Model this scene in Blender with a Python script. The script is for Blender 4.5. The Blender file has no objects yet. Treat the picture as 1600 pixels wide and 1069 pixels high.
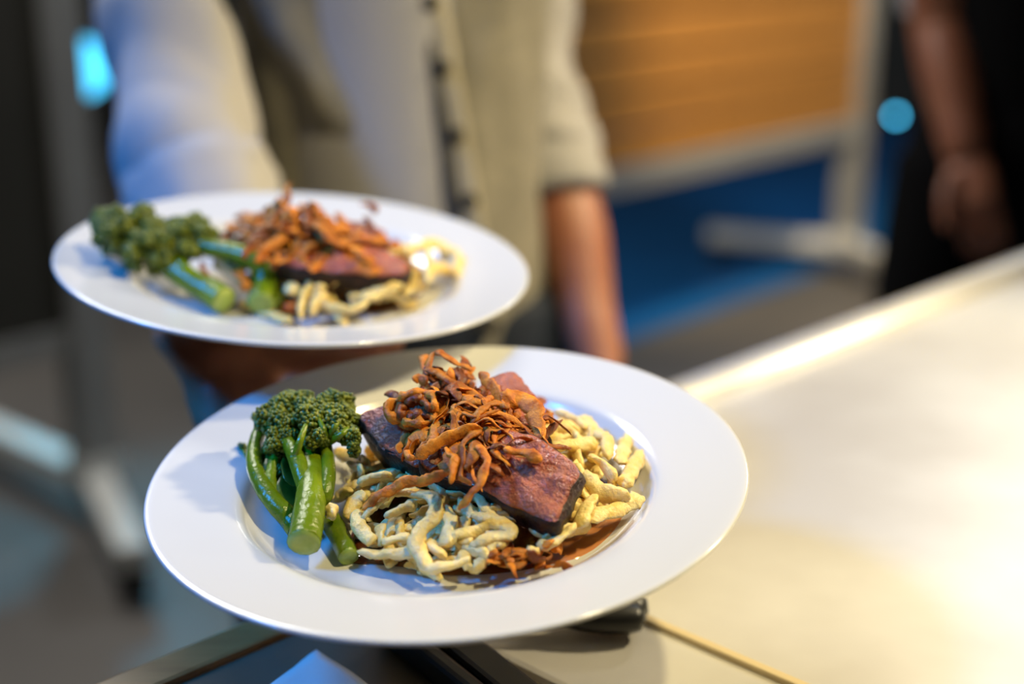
import bpy, bmesh, math, random
from mathutils import Vector, Matrix, noise
from mathutils.bvhtree import BVHTree
random.seed(11)
S = bpy.context.scene
COL = S.collection
PI = math.pi

# ------------------------------------------------------------------ camera
CAM = Vector((0.0, 0.0, 1.30))
PITCH = math.radians(17.0)
FPX = 2222.0                                   # focal length in pixels of the 1600 px frame (50 mm)
FW = Vector((0, math.cos(PITCH), -math.sin(PITCH)))
UP = Vector((0, math.sin(PITCH), math.cos(PITCH)))
RT = Vector((1, 0, 0))
cd = bpy.data.cameras.new('camera')
cd.lens = 50.0; cd.sensor_width = 36.0; cd.clip_start = 0.02; cd.clip_end = 60
cd.dof.use_dof = True; cd.dof.focus_distance = 0.685; cd.dof.aperture_fstop = 2.5
cam = bpy.data.objects.new('camera', cd); COL.objects.link(cam)
cam.location = CAM; cam.rotation_euler = (PI/2 - PITCH, 0, 0)
S.camera = cam

# ------------------------------------------------------------------ view, world, lamps
vs = S.view_settings
vs.view_transform = 'Standard'; vs.look = 'None'; vs.gamma = 1.0; vs.use_curve_mapping = False
vs.exposure = 0.0
w = bpy.data.worlds.new('World'); S.world = w; w.use_nodes = True
w.node_tree.nodes['Background'].inputs[0].default_value = (0.55, 0.60, 0.62, 1)
w.node_tree.nodes['Background'].inputs[1].default_value = 0.045

def aim(o, target):
    o.rotation_euler = (Vector(target) - o.location).to_track_quat('-Z', 'Y').to_euler()
def spot(name, loc, target, power, color, radius=0.05, angle=60, blend=0.5):
    l = bpy.data.lights.new(name, 'SPOT'); l.energy = power; l.color = color
    l.shadow_soft_size = radius; l.spot_size = math.radians(angle); l.spot_blend = blend
    o = bpy.data.objects.new(name, l); COL.objects.link(o); o.location = loc; aim(o, target); return o
def area(name, loc, target, power, color, sx, sy=None):
    l = bpy.data.lights.new(name, 'AREA'); l.energy = power; l.color = color
    l.shape = 'RECTANGLE' if sy else 'DISK'; l.size = sx
    if sy: l.size_y = sy
    o = bpy.data.objects.new(name, l); COL.objects.link(o); o.location = loc; aim(o, target); return o
# warm heat lamp hung over the pass, to the right and a little behind the plates
spot('heat_lamp_key', (0.46, 0.50, 2.14), (0.0, 0.76, 1.0), 47, (1.0, 0.82, 0.40), 0.03, 88, 0.6)
# its neighbour further along the pass
spot('heat_lamp_far', (0.88, 1.00, 1.74), (0.40, 0.75, 0.92), 50, (1.0, 0.83, 0.50), 0.05, 100, 0.6)
# unseen warm spot, added to brighten the carrying person's hanging sleeve and cuff
spot('added_sleeve_spot', (1.05, 1.50, 1.80), (0.03, 1.47, 1.08), 62, (1.0, 0.80, 0.50), 0.05, 34, 0.6)
# blue stage lamp high on the left
spot('blue_stage_lamp', (-1.64, 0.30, 2.54), (-0.30, 0.88, 1.05), 245, (0.0, 0.28, 1.0), 0.20, 27, 0.4)
# warm down lamp on the plank board
spot('board_lamp', (0.9, 3.2, 2.7), (0.85, 4.7, 0.85), 330, (1.0, 0.74, 0.38), 0.10, 48, 0.8)
# room lamps
area('room_lamp', (-1.2, 2.6, 2.9), (-1.0, 3.2, 0.0), 75, (1.0, 0.96, 0.90), 1.2)
area('room_lamp_far', (1.7, 3.6, 2.9), (1.3, 4.9, 0.0), 45, (0.86, 0.92, 1.0), 0.8)

# ------------------------------------------------------------------ helpers
def ray(px, py):
    return FW + RT*((px-800.0)/FPX) - UP*((py-534.5)/FPX)
def at_depth(px, py, d):
    return CAM + ray(px, py)*d
def at_y(px, py, y):
    r = ray(px, py); return CAM + r*((y-CAM.y)/r.y)
def at_z(px, py, z):
    r = ray(px, py); return CAM + r*((z-CAM.z)/r.z)
def N3(v, f=1.0, s=0.0):
    return noise.noise(Vector((v[0]*f+s*3.17, v[1]*f-s*1.73, v[2]*f+s*0.91)))

def spline(pts, n, closed=False):
    P = [Vector(p) for p in pts]; m = len(P); out = []
    seg = m if closed else m-1
    for i in range(n):
        t = i/(n if closed else n-1)*seg
        k = min(int(t), seg-1); u = t-k
        g = (lambda j: P[j % m]) if closed else (lambda j: P[max(0, min(m-1, j))])
        a, b, c, d = g(k-1), g(k), g(k+1), g(k+2)
        out.append(0.5*((2*b) + (c-a)*u + (2*a-5*b+4*c-d)*u*u + (3*b-a-3*c+d)*u**3))
    return out

class MB:
    def __init__(self): self.V = []; self.F = []
    def add(self, V, F):
        b = len(self.V); self.V += [Vector(v) for v in V]; self.F += [tuple(i+b for i in f) for f in F]; return self
    def box(self, c, s, R=None):
        c = Vector(c); V = []
        for z in (-1, 1):
            for x, y in ((-1,-1),(1,-1),(1,1),(-1,1)):
                p = Vector((x*s[0]/2, y*s[1]/2, z*s[2]/2)); V.append(c+(R @ p if R else p))
        return self.add(V, [(3,2,1,0),(4,5,6,7),(0,1,5,4),(1,2,6,5),(2,3,7,6),(3,0,4,7)])
    def tube(self, pts, rad, seg=8, flat=1.0, twist=0.0, nz=0.0, nf=200.0, seed=0.0, cap=True, ref=None, dome=0.5):
        pts = [Vector(p) for p in pts]; n = len(pts)
        R = rad if isinstance(rad, (list, tuple)) else [rad]*n
        FL = flat if isinstance(flat, (list, tuple)) else [flat]*n
        V = []; F = []
        T = [(pts[min(n-1, i+1)]-pts[max(0, i-1)]).normalized() for i in range(n)]
        u = Vector(ref) if ref else Vector((0, 0, 1))
        if abs(u.dot(T[0])) > 0.95: u = Vector((1, 0, 0))
        for i in range(n):
            u = u - T[i]*u.dot(T[i])
            if u.length < 1e-6: u = T[i].orthogonal()
            u.normalize(); wv = T[i].cross(u)
            ang = twist*i/max(1, n-1)
            a = u*math.cos(ang)+wv*math.sin(ang); b = T[i].cross(a)
            for k in range(seg):
                th = 2*PI*k/seg
                d = a*(math.cos(th)*FL[i]) + b*math.sin(th)
                p = pts[i]+d*R[i]
                if nz: p = pts[i]+d*(R[i]*(1+nz*N3(p, nf, seed)))
                V.append(p)
        for i in range(n-1):
            for k in range(seg):
                F.append((i*seg+k, i*seg+(k+1) % seg, (i+1)*seg+(k+1) % seg, (i+1)*seg+k))
        if cap:
            c0 = len(V); V.append(pts[0]-T[0]*R[0]*min(FL[0], 1)*dome); V.append(pts[-1]+T[-1]*R[-1]*min(FL[-1], 1)*dome)
            for k in range(seg):
                F.append((c0, (k+1) % seg, k)); F.append((c0+1, (n-1)*seg+k, (n-1)*seg+(k+1) % seg))
        return self.add(V, F)
    def lathe(self, prof, seg=48, M=None, close=True):
        n = len(prof); V = []; F = []
        for i in range(seg):
            a = 2*PI*i/seg
            for r, z in prof:
                p = Vector((r*math.cos(a), r*math.sin(a), z)); V.append(M @ p if M else p)
        for i in range(seg):
            j = (i+1) % seg
            for k in range(n-1):
                F.append((i*n+k, j*n+k, j*n+k+1, i*n+k+1))
        return self.add(V, F)
    def ball(self, c, r, sub=1, sc=(1,1,1), nz=0, nf=100, seed=0, R=None):
        bm = bmesh.new(); bmesh.ops.create_icosphere(bm, subdivisions=sub, radius=1)
        V = []
        for v in bm.verts:
            q = Vector((v.co.x*sc[0], v.co.y*sc[1], v.co.z*sc[2]))*r
            if nz: q *= 1+nz*N3(Vector(c)+q, nf, seed)
            if R: q = R @ q
            V.append(Vector(c)+q)
        F = [tuple(v.index for v in f.verts) for f in bm.faces]; bm.free()
        return self.add(V, F)

def tag(o, label=None, cat=None, group=None, kind=None):
    if label: o['label'] = label
    if cat: o['category'] = cat
    if group: o['group'] = group
    if kind: o['kind'] = kind
    return o
def empty(name, loc=(0,0,0), rz=0.0):
    o = bpy.data.objects.new(name, None); COL.objects.link(o); o.location = loc
    o.rotation_euler = (0, 0, rz); o.empty_display_size = 0.02; return o
def top_matrix(p):
    M = Matrix.Identity(4)
    while p is not None:
        M = Matrix.LocRotScale(p.location, p.rotation_euler, p.scale) @ M; p = p.parent
    return M
def build(mb, name, mat, parent=None, smooth=True, local=False, origin=None):
    """links the collected shape as one mesh object; world coordinates unless local"""
    V = mb.V
    loc = Vector((0, 0, 0))
    if parent is not None:
        if not local:
            I = top_matrix(parent).inverted(); V = [I @ v for v in V]
    elif not local:
        c = sum(V, Vector())/len(V); c.z = min(v.z for v in V)
        if origin: c = Vector(origin)
        loc = c; V = [v-c for v in V]
    me = bpy.data.meshes.new(name); me.from_pydata([tuple(v) for v in V], [], mb.F)
    me.materials.append(mat)
    if smooth: me.polygons.foreach_set('use_smooth', [True]*len(me.polygons))
    me.update()
    o = bpy.data.objects.new(name, me); COL.objects.link(o); o.location = loc
    if parent is not None: o.parent = parent
    return o
def bevel(o, wd, seg=2):
    m = o.modifiers.new('bevel', 'BEVEL'); m.width = wd; m.segments = seg; m.limit_method = 'ANGLE'; return o
def fuse(o, voxel, smooth_iter=4):
    """one continuous skin from overlapping closed shapes"""
    m = o.modifiers.new('r', 'REMESH'); m.mode = 'VOXEL'; m.voxel_size = voxel; m.use_smooth_shade = True
    s = o.modifiers.new('s', 'SMOOTH'); s.iterations = smooth_iter; s.factor = 0.5
    dg = bpy.context.evaluated_depsgraph_get()
    me = bpy.data.meshes.new_from_object(o.evaluated_get(dg))
    o.modifiers.clear(); old = o.data; o.data = me
    if not me.materials: me.materials.append(old.materials[0])
    me.polygons.foreach_set('use_smooth', [True]*len(me.polygons))
    return o

# ------------------------------------------------------------------ materials
def mat(name, base, rough=0.5, metal=0.0, col2=None, vscale=20, vdetail=4, vcon=(0.35, 0.65), rnd=0.0, bump=0.0, bscale=100,
        sss=0.0, sssr=(0.01, 0.005, 0.003), coat=0.0, spec=0.5, emit=None, estr=0.0, stretch=None, alpha_mix=0.0, rvar=0.0, sheen=0.0, bdist=0.001):
    m = bpy.data.materials.new(name); m.use_nodes = True
    nt = m.node_tree; L = nt.links; b = nt.nodes['Principled BSDF']
    b.inputs['Base Color'].default_value = (*base, 1); b.inputs['Roughness'].default_value = rough
    b.inputs['Metallic'].default_value = metal; b.inputs['Specular IOR Level'].default_value = spec
    b.inputs['Coat Weight'].default_value = coat; b.inputs['Coat Roughness'].default_value = 0.08
    b.inputs['Sheen Weight'].default_value = sheen
    if sss:
        b.inputs['Subsurface Weight'].default_value = sss; b.inputs['Subsurface Radius'].default_value = sssr
        b.inputs['Subsurface Scale'].default_value = 1.0
    if emit:
        b.inputs['Emission Color'].default_value = (*emit, 1); b.inputs['Emission Strength'].default_value = estr
    tc = nt.nodes.new('ShaderNodeTexCoord'); mp = nt.nodes.new('ShaderNodeMapping')
    L.new(tc.outputs['Object'], mp.inputs['Vector'])
    if stretch: mp.inputs['Scale'].default_value = stretch
    oi = nt.nodes.new('ShaderNodeObjectInfo')
    ad = nt.nodes.new('ShaderNodeVectorMath'); ad.operation = 'ADD'
    sc = nt.nodes.new('ShaderNodeMath'); sc.operation = 'MULTIPLY'; sc.inputs[1].default_value = 7.0
    L.new(oi.outputs['Random'], sc.inputs[0]); L.new(mp.outputs[0], ad.inputs[0]); L.new(sc.outputs[0], ad.inputs[1])
    vec = ad.outputs[0]
    src = None
    if col2:
        n = nt.nodes.new('ShaderNodeTexNoise'); n.inputs['Scale'].default_value = vscale; n.inputs['Detail'].default_value = vdetail
        L.new(vec, n.inputs['Vector'])
        r = nt.nodes.new('ShaderNodeValToRGB'); r.color_ramp.elements[0].position = vcon[0]; r.color_ramp.elements[1].position = vcon[1]
        r.color_ramp.elements[0].color = (*base, 1); r.color_ramp.elements[1].color = (*col2, 1)
        L.new(n.outputs['Fac'], r.inputs['Fac']); src = r.outputs['Color']
        if rvar:
            mr = nt.nodes.new('ShaderNodeMapRange'); mr.inputs[3].default_value = max(0.03, rough-rvar); mr.inputs[4].default_value = rough+rvar
            L.new(n.outputs['Fac'], mr.inputs[0]); L.new(mr.outputs[0], b.inputs['Roughness'])
    if rnd:
        h = nt.nodes.new('ShaderNodeHueSaturation'); mr = nt.nodes.new('ShaderNodeMapRange')
        mr.inputs[3].default_value = 1-rnd; mr.inputs[4].default_value = 1+rnd
        L.new(oi.outputs['Random'], mr.inputs[0]); L.new(mr.outputs[0], h.inputs['Value'])
        if src: L.new(src, h.inputs['Color'])
        else: h.inputs['Color'].default_value = (*base, 1)
        src = h.outputs['Color']
    if src: L.new(src, b.inputs['Base Color'])
    if bump:
        n2 = nt.nodes.new('ShaderNodeTexNoise'); n2.inputs['Scale'].default_value = bscale; n2.inputs['Detail'].default_value = 5
        L.new(vec, n2.inputs['Vector'])
        bp = nt.nodes.new('ShaderNodeBump'); bp.inputs['Strength'].default_value = bump; bp.inputs['Distance'].default_value = bdist
        L.new(n2.outputs['Fac'], bp.inputs['Height']); L.new(bp.outputs[0], b.inputs['Normal'])
        if coat: L.new(bp.outputs[0], b.inputs['Coat Normal'])
    if alpha_mix: b.inputs['Alpha'].default_value = 1-alpha_mix
    return m

M = {}
M['porcelain'] = mat('porcelain', (0.66, 0.66, 0.655), 0.16, coat=0.6, spec=0.5)
M['noodle'] = mat('noodle', (0.86, 0.60, 0.19), 0.36, col2=(0.90, 0.715, 0.34), vscale=90, rnd=0.08, bump=1.0, bscale=260, bdist=0.0016, sss=0.3, sssr=(0.006, 0.004, 0.0012), spec=0.45)
M['onion'] = mat('fried_onion', (0.37, 0.085, 0.007), 0.48, col2=(0.74, 0.265, 0.024), vscale=130, vdetail=6, spec=0.3, rnd=0.30, bump=0.9, bscale=420, sss=0.12, sssr=(0.003, 0.001, 0.0004))
M['onion_dark'] = mat('dark_fried_onion', (0.12, 0.024, 0.005), 0.42, col2=(0.40, 0.10, 0.013), spec=0.4, vscale=150, vdetail=6, rnd=0.3, bump=0.9, bscale=420)
M['flesh'] = mat('pink_beef', (0.56, 0.15, 0.072), 0.22, col2=(0.34, 0.075, 0.038), vscale=120, vdetail=7, bump=1.0, bscale=460, sss=0.2, sssr=(0.004, 0.001, 0.0006), bdist=0.0028, spec=0.5, coat=0.7)
M['crust'] = mat('seared_crust', (0.010, 0.005, 0.004), 0.42, spec=0.35, col2=(0.055, 0.021, 0.012), vscale=140, vdetail=6, bump=0.8, bscale=480, bdist=0.0012)
M['stem'] = mat('green_stem', (0.10, 0.17, 0.003), 0.24, col2=(0.20, 0.275, 0.007), vscale=60, bump=0.8, bscale=300, sss=0.05, sssr=(0.002, 0.004, 0.0005), coat=0.1)
M['cut'] = mat('cut_stem_end', (0.34, 0.42, 0.09), 0.35, col2=(0.27, 0.37, 0.06), vscale=200, bump=0.3, bscale=400)
M['bud'] = mat('green_bud', (0.040, 0.085, 0.005), 0.34, col2=(0.22, 0.25, 0.02), vscale=160, bump=0.3, bscale=600)
M['leaf'] = mat('dark_leaf', (0.03, 0.075, 0.006), 0.3, col2=(0.06, 0.12, 0.01), vscale=120, bump=0.4, bscale=300)
M['sauce'] = mat('brown_sauce', (0.085, 0.018, 0.004), 0.07, col2=(0.15, 0.035, 0.006), vscale=60, coat=0.5, alpha_mix=0.06)
M['film'] = mat('thin_sauce', (0.62, 0.25, 0.075), 0.09, col2=(0.50, 0.17, 0.04), vscale=40, coat=0.4, alpha_mix=0.25)
M['carrot'] = mat('orange_bits', (0.55, 0.14, 0.02), 0.35, rnd=0.2, bump=0.4, bscale=300)
M['skin'] = mat('skin', (0.36, 0.145, 0.085), 0.45, col2=(0.30, 0.105, 0.06), vscale=25, sss=0.15, sssr=(0.008, 0.003, 0.0015), bump=0.15, bscale=400)
M['skin2'] = mat('skin_brown', (0.30, 0.115, 0.06), 0.45, col2=(0.25, 0.085, 0.045), vscale=25, sss=0.1, sssr=(0.008, 0.003, 0.0015), bump=0.15, bscale=400)
M['hair'] = mat('dark_hair', (0.02, 0.013, 0.01), 0.5, bump=0.6, bscale=200)
M['shirt'] = mat('white_shirt', (0.37, 0.36, 0.37), 0.75, bump=0.15, bscale=900, sheen=0.2)
M['vest'] = mat('beige_linen', (0.23, 0.21, 0.165), 0.8, col2=(0.19, 0.175, 0.14), vscale=60, bump=0.2, bscale=900, sheen=0.2)
M['vestlight'] = mat('pale_linen', (0.36, 0.325, 0.25), 0.8, bump=0.2, bscale=900)
M['piping'] = mat('dark_piping', (0.035, 0.037, 0.045), 0.6)
M['button'] = mat('black_button', (0.012, 0.012, 0.013), 0.3)
M['navy'] = mat('navy_denim', (0.005, 0.011, 0.028), 0.8, bump=0.2, bscale=700)
M['black'] = mat('black_cloth', (0.0025, 0.0025, 0.003), 0.95, bump=0.2, bscale=500, spec=0.1)
M['shoe'] = mat('black_leather', (0.012, 0.011, 0.01), 0.35)
M['steel'] = mat('brushed_steel', (0.86, 0.83, 0.77), 0.40, metal=0.4, col2=(0.66, 0.62, 0.56), vscale=5, bump=0.05, bscale=60, rvar=0.06)
M['laminate'] = mat('dark_laminate', (0.11, 0.088, 0.052), 0.4, col2=(0.14, 0.11, 0.07), vscale=14, bump=0.05, bscale=200)
M['edgewood'] = mat('brown_edge_wood', (0.42, 0.20, 0.06), 0.4, col2=(0.32, 0.14, 0.04), vscale=12, stretch=(1, 8, 8))
M['beige'] = mat('beige_strip', (0.62, 0.50, 0.30), 0.5)
M['blackplastic'] = mat('black_plastic', (0.010, 0.010, 0.010), 0.4)
M['napkin'] = mat('white_napkin', (0.74, 0.72, 0.68), 0.85, bump=0.2, bscale=500)
M['plank'] = mat('orange_wood_plank', (0.46, 0.22, 0.055), 0.45, col2=(0.33, 0.145, 0.032), vscale=6, vdetail=6, rnd=0.16, stretch=(1, 10, 10), bump=0.1, bscale=20)
M['greypaint'] = mat('grey_paint', (0.31, 0.31, 0.295), 0.5, col2=(0.27, 0.27, 0.26), vscale=8)
M['bluelight'] = mat('painted_blue_light', (0.006, 0.12, 0.36), 0.45, col2=(0.008, 0.10, 0.30), vscale=3)  # blue light falling on the floor, put into the base colour
M['floor'] = mat('concrete_floor', (0.135, 0.125, 0.115), 0.5, col2=(0.10, 0.094, 0.088), vscale=1.6, vdetail=6, bump=0.1, bscale=30, rvar=0.08)
M['wall'] = mat('dark_wall', (0.055, 0.055, 0.05), 0.8, col2=(0.045, 0.045, 0.04), vscale=3)
M['board'] = mat('dark_board', (0.028, 0.026, 0.018), 0.7, col2=(0.034, 0.031, 0.022), vscale=4)
M['whitemetal'] = mat('white_powder_coat', (0.64, 0.64, 0.60), 0.4)
M['rubber'] = mat('caster_rubber', (0.012, 0.012, 0.012), 0.6)
M['led'] = mat('blue_led_lens', (0.1, 0.5, 0.7), 0.3, emit=(0.06, 0.55, 0.95), estr=2.6)
M['led2'] = mat('small_blue_led_lens', (0.1, 0.5, 0.7), 0.3, emit=(0.06, 0.55, 0.95), estr=11.0)
M['housing'] = mat('lamp_housing', (0.015, 0.015, 0.016), 0.45)

# ------------------------------------------------------------------ the setting
AX = math.atan2(0.74, 0.67)                    # the room runs about 48 degrees off the view
U = Vector((math.cos(AX), math.sin(AX), 0)); W = Vector((math.sin(AX), -math.cos(AX), 0))
mb = MB().box((0.5, 4.0, -0.05), (16, 14, 0.1)); tag(build(mb, 'floor', M['floor'], smooth=False), kind='structure')
mb = MB().box((0.5, 9.4, 1.6), (16, 0.2, 3.2)); tag(build(mb, 'wall_back', M['wall'], smooth=False), kind='structure')
mb = MB().box((-5.4, 4.0, 1.6), (0.2, 14, 3.2)); tag(build(mb, 'wall_left', M['wall'], smooth=False), kind='structure')
mb = MB().box((6.4, 4.0, 1.6), (0.2, 14, 3.2)); tag(build(mb, 'wall_right', M['wall'], smooth=False), kind='structure')

# blue light on the floor, put in as a thin blue-coloured sheet
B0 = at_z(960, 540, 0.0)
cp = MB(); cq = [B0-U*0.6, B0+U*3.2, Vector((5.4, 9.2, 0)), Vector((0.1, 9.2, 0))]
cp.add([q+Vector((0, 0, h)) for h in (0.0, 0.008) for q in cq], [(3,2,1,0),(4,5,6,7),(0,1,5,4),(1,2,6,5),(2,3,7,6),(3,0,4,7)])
tag(build(cp, 'painted_light_pool', M['bluelight'], smooth=False), 'blue light painted as a thin sheet on the floor under the plank board', 'painted_light_pool')

# rolling boards: square posts on splayed castered feet with a panel hung between
def post_foot(t, base, d1, d2, l1, l2, h):
    build(MB().box((base.x, base.y, h/2+0.07), (0.078, 0.078, h), Matrix.Rotation(AX, 3, 'Z')), 'post', M['greypaint'], t, False)
    for d, l in ((d1, l1), (d2, l2)):
        d = Vector((d[0], d[1], 0)).normalized(); a = math.atan2(d.y, d.x)
        c = base + d*(l/2); c.z = 0.115
        bevel(build(MB().box(c, (l+0.03, 0.065, 0.055), Matrix.Rotation(a, 3, 'Z')), 'foot', M['whitemetal'], t, False), 0.008)
        e = base + d*(l-0.03)
        q = Matrix.Translation((e.x, e.y, 0.0505)) @ Matrix.Rotation(a+0.5, 4, 'Z') @ Matrix.Rotation(PI/2, 4, 'X')
        wh = build(MB().lathe([(0.0, -0.015), (0.036, -0.015), (0.042, -0.010), (0.042, 0.010), (0.036, 0.015), (0.0, 0.015)], 24, q), 'caster_wheel', M['rubber'], t)
        build(MB().box((e.x, e.y, 0.076), (0.05, 0.045, 0.034), Matrix.Rotation(a+0.5, 3, 'Z')), 'caster_fork', M['housing'], wh, False)
    build(MB().box((base.x, base.y, 0.15), (0.085, 0.085, 0.05), Matrix.Rotation(AX, 3, 'Z')), 'collar', M['whitemetal'], t, False)
RU = Matrix.Rotation(AX, 3, 'Z')
bl = at_z(150, 752, 0.11); bl.z = 0
sl = empty('rolling_board', bl); tag(sl, 'dark board on a grey rolling post with castered feet at left', 'rolling board', 'rolling boards')
post_foot(sl, bl, (-0.36, 0.32), (0.20, -0.43), 0.56, 0.42, 2.0)
Lb = 1.5; c = bl - U*(Lb/2+0.03)
build(MB().box((c.x, c.y, 1.22), (Lb, 0.03, 1.50), RU), 'board_panel', M['board'], sl, False)
build(MB().box((c.x, c.y, 0.445), (Lb, 0.045, 0.05), RU), 'bottom_rail', M['greypaint'], sl, False)
post_foot(sl, bl-U*(Lb+0.06), (-0.36, 0.32), (0.20, -0.43), 0.56, 0.42, 2.0)
br = at_z(1322, 385, 0.11); br.z = 0
sr = empty('rolling_board', br); tag(sr, 'rolling board with orange wood planks and a grey post before the painted blue light on the floor', 'rolling board', 'rolling boards')
post_foot(sr, br, (-0.42, 0.16), (0.16, -0.42), 0.50, 0.46, 2.0)
Lb = 1.85; c = br - U*(Lb/2+0.03)
post_foot(sr, br-U*(Lb+0.06), (-0.42, 0.16), (0.16, -0.42), 0.50, 0.46, 2.0)
bevel(build(MB().box((c.x, c.y, 0.545), (Lb, 0.05, 0.075), RU), 'bottom_rail', M['greypaint'], sr, False), 0.006)
z = 0.585; pk0 = None
while z < 1.9:
    if pk0 is None:
        pk0 = bevel(build(MB().box((c.x, c.y, z+0.048), (Lb, 0.03, 0.090), RU), 'plank', M['plank'], sr, False), 0.006)
    else:
        o = pk0.copy(); COL.objects.link(o); o.parent = sr; q = W*random.uniform(-0.004, 0.004); o.location = (q.x, q.y, z-0.585)
    z += 0.106

# two little blue lamps
def led_lamp(name, c, r, label, aimto, lens='led'):
    t = empty(name, c); tag(t, label, 'lamp', 'blue lamps')
    q = Matrix.Translation(c) @ (Vector(aimto)-Vector(c)).to_track_quat('Z', 'Y').to_matrix().to_4x4()
    build(MB().lathe([(0.0, -2.4*r), (0.7*r, -2.3*r), (1.05*r, -1.2*r), (1.15*r, 0.15*r), (1.02*r, 0.15*r), (1.0*r, 0.0)], 28, q), 'lamp_housing', M['housing'], t)
    build(MB().lathe([(0.0, 0.06*r), (0.5*r, 0.04*r), (1.0*r, -0.03*r)], 28, q), 'lens', M[lens], t)
    bk = MB().box(q @ Vector((0, 1.3*r, -r)), (0.3*r, 0.3*r, 1.6*r), q.to_3x3())
    build(bk, 'bracket', M['housing'], t, False)
    return t
pl = at_depth(122, 106, 3.15)
led_lamp('stage_lamp', pl, 0.066, 'glowing blue lamp clamped beside the post at left', CAM)
pll = bpy.data.lights.new('stage_lamp_light', 'SPOT'); pll.energy = 22; pll.color = (0.06, 0.62, 1.0); pll.shadow_soft_size = 0.05; pll.spot_size = math.radians(120); pll.spot_blend = 0.8
plo = bpy.data.objects.new('stage_lamp_light', pll); COL.objects.link(plo); plo.location = pl+(CAM-pl).normalized()*0.03+Vector((0, 0, -0.085)); aim(plo, (-0.75, 2.6, 0.2))
pr = at_depth(1400, 181, 4.6)
led_lamp('stage_lamp', pr, 0.010, 'small round glowing blue lamp beside the dark clothed person', CAM, 'led2')

# ------------------------------------------------------------------ steel pass counter and the side table
ZC = 0.92
K0 = Vector((-0.085, 0.867, ZC))
cu = Vector((0.70, 0.714, 0)).normalized(); cv = Vector((0.714, -0.70, 0)).normalized()
angc = math.atan2(cu.y, cu.x); RC = Matrix.Rotation(angc, 3, 'Z')
def CP(a, b, z): return Vector((K0.x, K0.y, 0)) + cu*a + cv*b + Vector((0, 0, z))
ct = empty('steel_counter', CP(1.4, 0.8, 0))
tag(ct, 'brushed steel serving counter with raised rolled edge, brightly lit', 'counter')
LC, DC = 2.8, 1.6
a00 = (at_z(752, 1010, ZC)-Vector((K0.x, K0.y, ZC))).dot(cu)
bevel(build(MB().box(CP((LC+a00)/2, DC/2, ZC-0.02), (LC-a00, DC, 0.04), RC), 'counter_top', M['steel'], ct, False), 0.004)
build(MB().tube([CP(a00, 0.006, ZC-0.007), CP(LC, 0.006, ZC-0.007)], 0.022, 28), 'rolled_edge', M['steel'], ct)
bevel(build(MB().box(CP(0.0, DC/2+0.02, ZC+0.0015), (0.006, DC, 0.004), RC), 'edge_strip', M['beige'], ct, False), 0.001)
for a, b in ((0.08, 0.08), (LC-0.08, 0.08), (LC-0.08, DC-0.08), (0.08, DC-0.08)):
    build(MB().tube([CP(a, b, 0), CP(a, b, ZC-0.04)], 0.022, 16), 'leg', M['steel'], ct)
build(MB().box(CP(LC/2, DC/2, 0.25), (LC-0.12, DC-0.12, 0.03), RC), 'under_shelf', M['steel'], ct, False)

E0 = at_z(450, 985, ZC); E1 = at_z(240, 1069, ZC)
st = empty('side_table', CP(-0.3, 0.55, 0))
tag(st, 'dark topped side table with brown wooden edge at bottom of picture', 'table')
off = (E0-Vector((K0.x, K0.y, ZC))).dot(cv)
b0, b1, a0, a1 = off, off+0.8, -0.78, a00-0.002
bevel(build(MB().box(CP((a0+a1)/2, (b0+b1)/2, ZC-0.022), (a1-a0, b1-b0, 0.04), RC), 'table_top', M['laminate'], st, False), 0.002)
bevel(build(MB().box(CP((a0+a1)/2, b0-0.010, ZC-0.020), (a1-a0, 0.026, 0.045), RC), 'wooden_edge', M['edgewood'], st, False), 0.003)
for a, b in ((a0+0.06, b0+0.06), (a1-0.06, b0+0.06), (a1-0.06, b1-0.06), (a0+0.06, b1-0.06)):
    build(MB().box(CP(a, b, (ZC-0.04)/2), (0.045, 0.045, ZC-0.042), RC), 'leg', M['edgewood'], st, False)

# folded napkin corner, narrow black tray, black handled tongs
nz_ = ZC-0.002
P = [at_z(x, y, nz_) for x, y in ((497, 1032), (600, 1110), (500, 1210), (385, 1120))]
nm = MB()
for lay in range(4):
    V = []; F = []
    n = 10
    for i in range(n+1):
        for j in range(n+1):
            u_, v_ = i/n, j/n
            p = P[0].lerp(P[1], u_).lerp(P[3].lerp(P[2], u_), v_)
            p = p + Vector((0.0015*math.sin(lay*2+u_*3), 0.0015*math.cos(lay*3+v_*2), 0.0022*lay + 0.001*N3(p, 40, lay)+0.001))
            V.append(p)
    for i in range(n):
        for j in range(n):
            q = i*(n+1)+j; F.append((q, q+1, q+n+2, q+n+1))
    nm.add(V, F)
nk = tag(build(nm, 'napkin', M['napkin']), 'folded white napkin on the dark side table', 'napkin')
sm = nk.modifiers.new('t', 'SOLIDIFY'); sm.thickness = 0.0012
def band(name, pts, wd, h, matn, parent):
    A, B = (at_z(*p, ZC+h/2) for p in pts)
    d = (B-A); L_ = d.length; a = math.atan2(d.y, d.x)
    return bevel(build(MB().box((A+B)/2, (L_, wd, h), Matrix.Rotation(a, 3, 'Z')), name, M[matn], parent, False), 0.003)
tr = empty('narrow_tray', at_z(730, 1040, ZC)); tag(tr, 'narrow black tray with raised rims lying beside the steel counter', 'tray')
band('rim', ((600, 975), (760, 1105)), 0.010, 0.016, 'blackplastic', tr)
band('rim', ((660, 970), (832, 1110)), 0.020, 0.016, 'blackplastic', tr)
band('tray_floor', ((630, 972), (796, 1108)), 0.030, 0.004, 'laminate', tr)
tg = empty('serving_tongs', at_z(990, 960, ZC)); tag(tg, 'black handled tongs lying on the steel counter under the front plate', 'tongs')
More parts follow.
